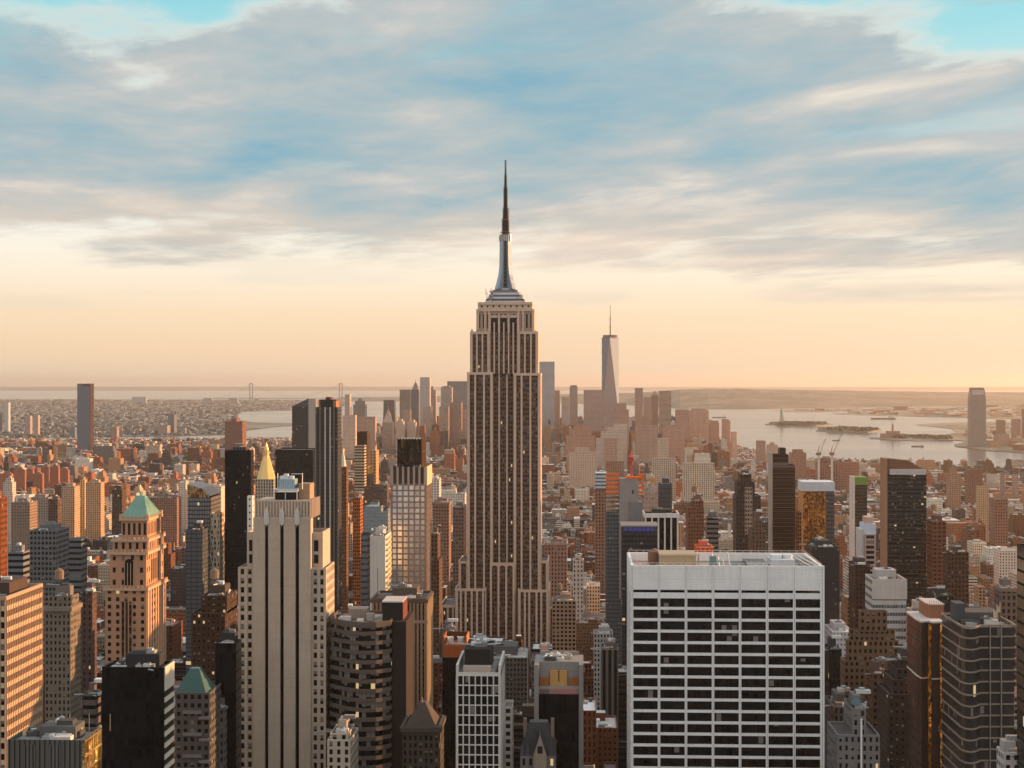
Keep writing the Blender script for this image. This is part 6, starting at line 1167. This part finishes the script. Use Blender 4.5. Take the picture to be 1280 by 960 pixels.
def statue():
    gx, gy = ground(977, 529.5, 9); r = root('robed_statue', 'green robed statue with raised torch on a stone pedestal on the small island', 'statue', gx, gy, 9); s_ = 1.55
    m = MB(); m.prism(circle(gx, gy, 42, 11), 7, 18, 'stone', (.40, .34, .28)); m.ring(rect(gx - 14, gx + 14, gy - 14, gy + 14), 18, 18 + 27 * s_, 'stone', (.46, .38, .32), pts2=rect(gx - 9, gx + 9, gy - 9, gy + 9)); m.cap(rect(gx - 9, gx + 9, gy - 9, gy + 9), 18 + 27 * s_, 'stone', (.45, .38, .32)); m.build('pedestal', r)
    m = MB(); z = 18 + 27 * s_; G = (.22, .32, .26)
    for (r0, r1, h0, h1) in ((8.5, 7.2, 0, 14), (7.2, 6.2, 14, 24), (6.2, 4.6, 24, 31), (4.6, 1.8, 31, 33), (1.8, 1.6, 33, 34.5), (2.7, 2.2, 34.5, 39)): m.cyl(gx, gy, z + h0 * 1.15, z + h1 * 1.15, r0, r1, 10, 'stone', G)
    m.bar((gx - 4, gy, z + 34), (gx - 8, gy, z + 50), 2.2, 'stone', G, r2=1.2); m.bar((gx + 3, gy, z + 32), (gx + 7, gy - 3, z + 24), 2.2, 'stone', G, r2=1.6); m.build('robed_figure', r)
    m = MB(); m.cyl(gx - 8, gy, z + 49.5, z + 52, .8, 2, 8, 'stone', G); m.cone(circle(gx - 8, gy, 1.6, 8), z + 52, (gx - 8, gy, z + 56.5), 'metal', (.8, .55, .2)); m.build('torch', r)
    m = MB()
    for k in range(7): t_ = math.pi * (k + .5) / 7; m.bar((gx, gy, z + 44), (gx + 5 * math.cos(t_), gy, z + 44 + 5 * math.sin(t_)), .5, 'stone', G, r2=.1)
    m.build('crown', r)
statue()
def hall(px, py, w_, label, sc_=1.0):
    gx, gy = ground(px, py, 2.5); r = root('island_hall', label, 'building', gx, gy, 2.5); m = MB(); m.box(gx - w_, gx + w_, gy - 20, gy + 20, 0, 22 * sc_, 'stone', (.30, .17, .12)); m.box(gx - w_ * .5, gx + w_ * .5, gy - 22, gy + 22, 22 * sc_, 34 * sc_, 'stone', (.32, .18, .13)); m.build('walls', r)
    m = MB(); m.cyl(gx, gy, 34 * sc_, 55 * sc_, 6, 5, 8, 'stone', (.34, .2, .15)); m.cone(circle(gx, gy, 6, 8), 55 * sc_, (gx, gy, 72 * sc_), 'roofing', (.16, .2, .18)); m.build('clock_turret', r)
hall(1116, 547.2, 55, 'dark red terminal hall with central turret on the river shore, left of the rounded tower', 1.0)
hall(1050, 537.6, 70, 'low brick hall with turret on the tree covered fort island', .45)
for i, (px, py, sz, lb) in enumerate(((1104, 524.2, 90, 'long dark cargo ship on the bay beyond the fort island'), (899, 522.3, 55, 'small ferry on the bay right of the skyline'), (1147, 558.5, 26, 'white ferry near the shore below the river wake'), (1045, 551, 18, 'small boat alone on the open river above the cranes'))):
    gx, gy = ground(px, py, -2); r = root('ship', lb, 'boat', gx, gy, -2); m = MB(); h = sz * .10
    hull = [(gx - sz, gy), (gx - sz * .8, gy - sz * .12), (gx + sz * .8, gy - sz * .12), (gx + sz, gy), (gx + sz * .8, gy + sz * .12), (gx - sz * .8, gy + sz * .12)]
    m.ring(off_poly(hull, -sz * .05), -2, h, 'stone', (.14, .10, .09), pts2=hull); m.cap(hull, h, 'stone', (.3, .25, .2)); m.build('hull', r); m = MB(); m.box(gx + sz * .45, gx + sz * .75, gy - sz * .09, gy + sz * .09, h, h * 2.6, 'stone', (.6, .58, .55)); m.bar((gx + sz * .6, gy, h * 2.6), (gx + sz * .6, gy, h * 3.6), sz * .03, 'stone', (.4, .2, .15)); m.build('deckhouse', r)
# river cranes and the pair of building cores they serve
for i, (px, lb) in enumerate(((1023.5, 'luffing crane on the river edge, left of the pair'), (1040, 'luffing crane on the river edge, right of the pair'))):
    Y = 3600; x = PX(px, Y)
    def zz(p): return ZZ(p, x, Y)
    r = root('luffing_crane', lb, 'crane', x, Y, 0, 'pair of cranes on the river edge'); m = MB(); C = (.62, .54, .46)
    m.box(x - 2.2, x + 2.2, Y - 2, Y + 2, 0, zz(569), 'stone', C); m.build('mast', r); m = MB(); m.box(x - 6, x + 5, Y - 4, Y + 4, zz(569), zz(565.5), 'stone', (.25, .15, .1)); m.bar((x - 2, Y, zz(566)), (x + 1, Y, zz(558)), 1, 'stone', (.3, .2, .15)); m.build('cab', r)
    m = MB(); m.bar((x + 2, Y, zz(567)), (x + 13 + 6 * i, Y - 20, zz(548 - 6 * i)), .8, 'stone', (.4, .3, .25), n=4); m.bar((x + 1, Y, zz(558)), (x + 13 + 6 * i, Y - 20, zz(548 - 6 * i)), .3, 'stone', (.4, .3, .25), n=4); m.build('jib', r)
T('unfinished_building', 'unfinished riverside block under the two cranes', 'building', 1019, 1047, 577, 3640, None, 40, st=S((.34, .17, .12), 5, 4, .7, .6, .05), tiers=((4, 6, 573, 3),), roof='box', ybot=590, seed=400)

# ================================================================ THE REST OF THE CITY
print('hero things', len(HERO))
def inside(x, y, poly):
    c = False; n = len(poly); j = n - 1
    for i in range(n):
        xi, yi = poly[i]; xj, yj = poly[j]
        if (yi > y) != (yj > y) and x < (xj - xi) * (y - yi) / (yj - yi) + xi: c = not c
        j = i
    return c
rg = random.Random(21)
WALLS = [((.34, .115, .055), 'red brick', 17), ((.19, .08, .042), 'brown brick', 20), ((.42, .225, .12), 'tan brick', 13), ((.52, .40, .29), 'cream stone', 13), ((.70, .60, .50), 'white', 16), ((.22, .19, .17), 'grey', 10), ((.09, .065, .058), 'dark', 15)]
WSUM = sum(w_[2] for w_ in WALLS)
ROOFS = [((.06, .06, .06), 20, 'black'), ((.16, .15, .14), 30, 'grey'), ((.30, .27, .25), 20, 'pale grey'), ((.52, .50, .48), 14, 'silver'), ((.72, .71, .70), 8, 'white'), ((.26, .14, .10), 8, 'reddish')]
RSUM = sum(w_[1] for w_ in ROOFS)
def pick(lst, key, tot):
    q = rg.uniform(0, tot)
    for it in lst:
        q -= it[key]
        if q <= 0: return it
    return lst[-1]
HA = np.array([(h[0], h[1], h[2], h[3]) for h in HERO]); HPX = [(h[4], h[5], h[2], h[6]) for h in HERO]
specs = []
for ai in range(len(AVE) - 1):
    xa, xb = AVE[ai] + 15, AVE[ai + 1] - 15
    for k in range(0, 90):
        by = 320 + 80 * k
        if by > 7200: break
        for row in (0, 1):
            x = xa
            while x < xb - 6:
                near = by < 1500
                wd = rg.choice((8, 12, 16, 20, 24, 30, 42) if not near else (14, 18, 22, 28, 36, 48)) * rg.uniform(.85, 1.15)
                if by > 3000: wd *= 1.25
                x2 = min(x + wd, xb)
                if x2 - x < 6: break
                y1 = by + row * 31 + rg.uniform(0, 1.5); y2 = by + row * 31 + rg.choice((31, 31, 28, 24)) - .3 if row == 0 else by + 62
                cx, cy = (x + x2) / 2, (y1 + y2) / 2; x0 = x; x = x2 + (0.02 if rg.random() < .8 else rg.uniform(1, 6))
                d = dep(cx, cy)
                pxc = proj(cx, cy, 0)[0] if d > 50 else 9999
                inview = d > 50 and -60 < pxc < 1340
                if not inview:
                    # buildings just outside the frame to the sunny side: they throw the evening shade
                    if not (cx > 0 and cy > 150 and pxc < 3200 and cy < 2600) or (cy < 300): continue
                if not inside(cx, cy, MAN): continue
                # --- height
                u_ = rg.random()
                if cy < 900: h = rg.uniform(45, 105)
                elif cy < 1400: h = rg.uniform(22, 62) if u_ < .8 else rg.uniform(60, 95)
                elif cy < 2200: h = rg.uniform(16, 44) if u_ < .86 else rg.uniform(44, 80)
                elif cy < 4200: h = rg.uniform(11, 27) if u_ < .91 else rg.uniform(28, 58)
                elif cy < 5000: h = rg.uniform(14, 32) if u_ < .85 else rg.uniform(32, 75)
                else: h = rg.uniform(25, 75) if (pxc > 420 and u_ < .75) else (rg.uniform(60, 125) if pxc > 490 and pxc < 900 else rg.uniform(12, 40))
                if not inview: h = rg.uniform(50, 130) if cy < 1500 else rg.uniform(20, 60)
                if abs(cx - (-200)) < 1: continue
                if d > 50 and inview:
                    pa, pb = proj(x0, y1, 0)[0], proj(x2, y1, 0)[0]; lo_, hi_ = min(pa, pb, proj(x0, y2, 0)[0], proj(x2, y2, 0)[0]), max(pa, pb, proj(x0, y2, 0)[0], proj(x2, y2, 0)[0])
                    lim = 556 if cy > 2500 else 600
                    if cy > 4200: lim = 538
                    if cy > 4900: lim = 520 if 440 < pxc < 890 else 548
                    if pxc > 905 and cy > 3000: lim = 574
                    if cy < 1000: lim = 780
                    if cy < 760: lim = 860
                    for (p0, p1, Yh, yb) in HPX:
                        if Yh > y1 - 2 and p1 > lo_ and p0 < hi_: lim = max(lim, yb)
                    hmax = ZZ(lim, cx, y1)
                    if hmax < 9: 
                        if d < 2500: continue
                        hmax = 9
                    if h > hmax: h = hmax * rg.uniform(.82, 1.0)
                # --- keep clear of the individually modelled buildings
                if len(HA) and np.any((HA[:, 0] < x2 - .3) & (HA[:, 1] > x0 + .3) & (HA[:, 2] < y2 - .3) & (HA[:, 3] > y1 + .3)): continue
                wl = pick(WALLS, 2, WSUM); rf_ = pick(ROOFS, 1, RSUM)
                jt = rg.uniform(.8, 1.2) * (.42 if cy < 1050 else .62 if cy < 1350 else 1)  # nearer walls darkened in steps: foreground shade put into their colour
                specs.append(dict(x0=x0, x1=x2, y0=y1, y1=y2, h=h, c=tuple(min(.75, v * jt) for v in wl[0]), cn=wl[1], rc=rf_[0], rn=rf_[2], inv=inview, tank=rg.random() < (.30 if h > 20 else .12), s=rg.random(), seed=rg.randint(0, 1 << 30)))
print('generic buildings', len(specs))
# how much of each one shows: a coarse front-to-back silhouette count
GW, GH = 640, 480
cov = np.zeros((GH, GW), bool)
def spans(x0, x1, y0, y1, h):
    P = [proj(a, b, h) for a in (x0, x1) for b in (y0, y1)]
    a, b = min(p[0] for p in P), max(p[0] for p in P); t_ = min(p[1] for p in P); q = max(proj(x0, y0, 0)[1], proj(x1, y0, 0)[1])
    return int(a / 2), int(b / 2) + 1, int(t_ / 2), int(q / 2) + 1
items = [(dep((h[0] + h[1]) / 2, h[2]), None, (h[0], h[1], h[2], h[3], h[7])) for h in HERO if dep((h[0] + h[1]) / 2, h[2]) > 0]
items += [(dep((s['x0'] + s['x1']) / 2, s['y0']), s, (s['x0'], s['x1'], s['y0'], s['y1'], s['h'])) for s in specs if s['inv']]
items.sort(key=lambda i: i[0])
for d, s, b in items:
    a0, a1, t0, t1 = spans(*b); a0, a1, t0, t1 = max(0, a0), min(GW, a1), max(0, t0), min(GH, t1)
    if a1 <= a0 or t1 <= t0:
        if s is not None: s['vis'] = 0
        continue
    sub = cov[t0:t1, a0:a1]
    if s is not None: s['vis'] = int((~sub).sum())
    sub[:] = True
for s in specs: s.setdefault('vis', 0)
rank = sorted([s for s in specs if s['inv']], key=lambda s: -s['vis'])[:300]
for s in rank: s['solo'] = True
print('smallest individual', rank[-1]['vis'])

def emit(s, mb, mb2, mb3, mb4, full):
    rnd = random.Random(s['seed']); x0, x1, y0, y1, h = s['x0'], s['x1'], s['y0'], s['y1'], s['h']; c = s['c']
    q = rnd.random()
    if s['cn'] in ('white', 'grey', 'dark') and q < .3: p = (1, .42, .2, .012); bay = 30
    else: p = (rnd.uniform(.34, .52), rnd.uniform(.42, .62), rnd.uniform(.05, .3), .012 if y0 < 1600 else 0.0); bay = rnd.uniform(1.9, 3.4)
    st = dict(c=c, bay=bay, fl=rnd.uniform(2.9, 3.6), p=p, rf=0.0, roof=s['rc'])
    if full:
        lv = [(x0, x1, y0, y1, 0, h)]
        if h > 42 and rnd.random() < .65:
            f = rnd.uniform(.62, .85); i1 = rnd.uniform(1.5, 5); lv = [(x0, x1, y0, y1, 0, h * f), (x0 + i1, x1 - i1, y0 + 2.5, y1 - 2, h * f - 1, h)]
            if rnd.random() < .4: i2 = i1 + rnd.uniform(1, 3); lv[1] = (*lv[1][:5], h * (f + (1 - f) * .6)); lv.append((x0 + i2, x1 - i2, y0 + 5, y1 - 4, lv[1][5] - 1, h))
        for l in lv: mass(mb, *l, st, par=1.0)
        x0, x1, y0, y1 = lv[-1][:4]
        if rnd.random() < .5:
            cc = tuple(min(.75, v * 1.3 + .04) for v in c); e = .6
            mb.box(lv[0][0] - .05, lv[0][1] + .05, lv[0][2] - e, lv[0][2] - .01, lv[0][5] - 1.6, lv[0][5] - .2, 'stone', cc)
    else:
        mb.ring(rect(x0, x1, y0, y1), 0, h, 'facade', c, p=p, bay=bay, fl=st['fl']); mb.cap(rect(x0, x1, y0, y1), h, 'roofing', s['rc'])
    W, D = x1 - x0, y1 - y0; zr = h - (1.0 if full else 0)
    if W > 7 and D > 8:
        bw, bd = min(W * .5, rnd.uniform(3, 8)), min(D * .5, rnd.uniform(3, 8)); bx_, by_ = x0 + .8 + rnd.random() * (W - bw - 1.6), y0 + 1 + rnd.random() * (D - bd - 2)
        bh = rnd.uniform(2.6, 5.5); kk_ = rnd.uniform(.6, 1.5); mb2.box(bx_, bx_ + bw, by_, by_ + bd, zr, zr + bh, 'stone', tuple(v * kk_ for v in c), top='roofing', tc=s['rc'], bottom=False)
        if s['tank'] and (full or y0 < 3600):
            tx, ty = x0 + 2.5 + rnd.random() * max(.1, W - 5), y0 + 2.5 + rnd.random() * max(.1, D - 5)
            if full: tank(mb3, tx, ty, zr, rnd.uniform(1.5, 2.2), rnd.uniform(3.2, 4.2), rnd.choice(((.30, .19, .12), (.42, .30, .22), (.16, .11, .09))))
            else: mb3.prism(circle(tx, ty, 1.8, 6), zr + 2.5, zr + 6, 'stone', (.30, .19, .13)); mb3.cone(circle(tx, ty, 1.9, 6), zr + 6, (tx, ty, zr + 7.6), 'roofing', (.14, .1, .08))
        if full and mb4 is None: s['units'] = (x0, x1, y0, y1, zr, rnd.randint(3, 8), rnd, 1.8)
        elif full: plant(mb4, x0, x1, y0, y1, zr, rnd.randint(3, 8), rnd, 1.8)
        elif y0 < 3000:
            for i in range(rnd.randint(1, 3)): a = x0 + rnd.random() * (W - 3); b = y0 + rnd.random() * (D - 3); g = rnd.choice((.1, .3, .6)); mb4.box(a, a + rnd.uniform(1.5, 3), b, b + rnd.uniform(1.5, 3), zr, zr + rnd.uniform(1, 2.2), 'stone', (g, g, g), bottom=False)
# labels: colour, roof, what it is, and the modelled building it is seen beside
NAMED = [h for h in HERO if h[8]]
for s in rank:
    px, py = proj((s['x0'] + s['x1']) / 2, s['y0'], s['h']); best = None
    for h in NAMED:
        hx = (h[4] + h[5]) / 2; hy = proj((h[0] + h[1]) / 2, h[2], h[7])[1]; side = 'left' if px < h[4] else ('right' if px > h[5] else 'in')
        dx = 0 if side == 'in' else min(abs(px - h[4]), abs(px - h[5])); Dh, Ds = h[2], s['y0']
        sc_ = dx + abs(Dh - Ds) * .05 + (0 if side != 'in' else 10)
        if best is None or sc_ < best[0]:
            if side == 'in': ph = 'behind ' if Ds > Dh else 'in front of '
            else: ph = ('to the %s of ' % side)
            best = (sc_, ph + h[8])
    hw = 'tall' if s['h'] > 60 else ('mid-rise' if s['h'] > 30 else 'low')
    rn = {'pale grey': 'light', 'reddish': 'red'}.get(s['rn'], s['rn'])
    s['px'] = px; s['lab'] = '%s %s-roofed %s building %s' % (hw, rn, s['cn'], best[1].replace('to the ', ''))
from collections import defaultdict
gl = defaultdict(list)
for s in rank: gl[s['lab']].append(s)
ORD = ['', 'second', 'third', 'fourth', 'fifth', 'sixth', 'seventh', 'eighth', 'ninth', 'tenth', 'eleventh', 'twelfth']
for lab, L in gl.items():
    L.sort(key=lambda s: s['px']); n = len(L)
    if n > 1:
        for i, s in enumerate(L):
            s['lab'] = lab + ', ' + ('leftmost' if i == 0 else 'rightmost' if i == n - 1 else (ORD[min(i, 11)] + ' from left' if i < (n + 1) / 2 else ORD[min(n - 1 - i, 11)] + ' from right'))
KIND = {'red brick': 'brick_building', 'brown brick': 'brick_building', 'tan brick': 'brick_building', 'cream stone': 'stone_building', 'white': 'white_building', 'grey': 'concrete_building', 'dark': 'dark_building'}
for s in rank:
    bx, by = (s['x0'] + s['x1']) / 2, (s['y0'] + s['y1']) / 2
    ms = [MB(), MB(), MB(), None]; emit(s, *ms, True)
    o = ms[0].build(KIND[s['cn']], loc=(bx, by, 0)); tag(o, s['lab'], 'building', 'ordinary buildings between the towers')
    ms[1].build('bulkhead', o); ms[2].build('water_tank', o); units(o, *s['units'], name='roof_unit') if 'units' in s and s['y0'] < 2200 else None
m = MB()
for s in specs:
    if not s.get('solo'): emit(s, m, m, m, m, s['y0'] < 1500 and s['inv'] and s['vis'] > 0)
o = m.build('city_blocks'); tag(o, 'the thousands of smaller buildings filling the blocks out to the harbour', 'buildings', kind='stuff')
# far shores: thousands of small roofs
def speckle(name, label, poly_px, n, hs, seed, sz=(12, 45), grey=False):
    rnd = random.Random(seed); m = MB(); P = poly_px; k = 0
    xs = [p[0] for p in P]; ys = [p[1] for p in P]
    while k < n:
        px = rnd.uniform(-60, 1340); py = min(ys) + (max(ys) - min(ys)) * rnd.random() ** 1.6
        if not inside(px, py, P): k += .15; continue
        k += 1; x, y = ground(px, py); f = 1 + (y - 6000) / 14000; a, b = rnd.uniform(*sz) * f, rnd.uniform(*sz) * f
        h = rnd.uniform(*hs) * (1 if rnd.random() < .93 else rnd.uniform(1.6, 3)); wl = rnd.choice(WALLS[:6])[0]; j = rnd.uniform(.8, 1.3)
        if grey: g = sum(wl) / 3; wl = (v_ * .55 for v_ in (wl[0] * .2 + g * .75, wl[1] * .2 + g * .8, wl[2] * .2 + g * .85)); wl = tuple(v_ * .8 for v_ in wl)
        m.box(x, x + a, y, y + b, 0, h, 'stone', tuple(min(.75, v * j) for v in wl), top='roofing', tc=rnd.choice(ROOFS[:3] if grey else ROOFS)[0], bottom=False)
    o = m.build(name); tag(o, label, 'buildings', kind='stuff')
speckle('far_shore_houses', 'pale grey and brown houses spread over the far left shore up to the sea', [(-60, 548), (200, 545), (290, 542), (305, 537), (290, 523), (300, 514), (425, 509), (430, 502), (400, 500.5), (-60, 500.2)], 8000, (3, 9), 31, (8, 26), grey=True)
speckle('riverside_houses', 'low warehouses and houses on the flat shore across the river', [(1200, 540), (1340, 527), (1340, 566), (1245, 562), (1205, 555)], 260, (8, 28), 32)
speckle('industrial_sheds', 'pale sheds and tanks on the industrial shore below the far hills', [(975, 513), (1340, 508.6), (1340, 523), (1180, 521), (1060, 517), (1060, 514)], 500, (8, 22), 33, (25, 80))
# trees
def leafy(mb, x, y, z, r_, h, rnd, n=70):
    mb.bar((x, y, z), (x, y, z + h * .5), .35, 'stone', (.08, .06, .04), r2=.15, n=5)
    for i in range(n):
        t_, f = rnd.uniform(0, 6.28), rnd.random() ** .5; q = r_ * f; zc = z + h * .35 + h * .65 * rnd.random(); q *= math.sin(max(.15, min(1, (zc - z - h * .2) / (h * .8))) * math.pi) ** .5
        c = rnd.choice(((.045, .075, .025), (.065, .09, .03), (.035, .055, .02), (.10, .085, .03))); s_ = rnd.uniform(.7, 1.6); cx, cy = x + q * math.cos(t_), y + q * math.sin(t_)
        pts = [(cx + rnd.uniform(-s_, s_), cy + rnd.uniform(-s_, s_), zc + rnd.uniform(-s_, s_)) for _ in range(4)]; mb.face(pts, 'foliage', c)
rnd = random.Random(8); m = MB()
for (px, py, n, sp) in ((243, 585, 60, 60), (215, 600, 20, 40), (735, 622, 26, 40), (748, 600, 40, 60), (1190, 640, 12, 30), (150, 572, 30, 50), (560, 650, 12, 25), (705, 655, 14, 30)):
    x, y = ground(px, py)
    for i in range(n): leafy(m, x + rnd.gauss(0, sp), y + rnd.gauss(0, sp * .6), .14, rnd.uniform(4, 7), rnd.uniform(12, 19), rnd, 34)
o = m.build('park_trees'); tag(o, 'dark green park trees massed between the low blocks', 'trees', kind='stuff')
m = MB()
for outline, z in ((((962, 530.4), (1030, 531.6), (1034, 529.8), (985, 529.2)), 9), (((1024, 538.4), (1085, 540), (1098, 537.6), (1050, 535.2)), 7), (((1100, 547.6), (1190, 550.4), (1190, 547), (1110, 546.4)), 0)):
    for i in range(160):
        a, b = rnd.random(), rnd.random(); P = outline; px = (P[0][0] * (1 - a) + P[1][0] * a) * (1 - b) + (P[3][0] * (1 - a) + P[2][0] * a) * b; py = (P[0][1] * (1 - a) + P[1][1] * a) * (1 - b) + (P[3][1] * (1 - a) + P[2][1] * a) * b
        x, y = ground(px, py, z); R_ = rnd.uniform(8, 16); c = rnd.choice(((.05, .07, .03), (.07, .08, .03), (.09, .07, .04)))
        for q in range(9):
            pts = [(x + rnd.uniform(-R_, R_), y + rnd.uniform(-R_, R_), z + rnd.uniform(2, 17)) for _ in range(3)]; m.face(pts, 'foliage', c)
o = m.build('island_trees'); tag(o, 'dark tree cover on the harbour islands', 'trees', kind='stuff')

# ================================================================ HAZE
HZ = dict(den=2.2e-5, col=(.90, .82, .735), an=.5)
mt = bpy.data.materials.new('haze'); mt.use_nodes = True; t = NT(mt.node_tree)
pv_ = t.n('ShaderNodeVolumePrincipled', i={'Color': (*HZ['col'], 1), 'Density': HZ['den'], 'Anisotropy': HZ['an']})
ou = t.n('ShaderNodeOutputMaterial'); t.t.links.new(pv_.outputs[0], ou.inputs[1])
me = bpy.data.meshes.new('haze'); X0, X1, Y0, Y1, Z0, Z1 = -99000, 99000, -99000, 99000, -4, 470
vs = [(x, y, z) for z in (Z0, Z1) for (x, y) in rect(X0, X1, Y0, Y1)]
me.from_pydata(vs, [], [(0, 3, 2, 1), (4, 5, 6, 7), (0, 1, 5, 4), (1, 2, 6, 5), (2, 3, 7, 6), (3, 0, 4, 7)]); me.materials.append(mt)
o = bpy.data.objects.new('haze', me); col.objects.link(o); tag(o, 'warm evening haze thickening with distance', 'haze', kind='stuff')
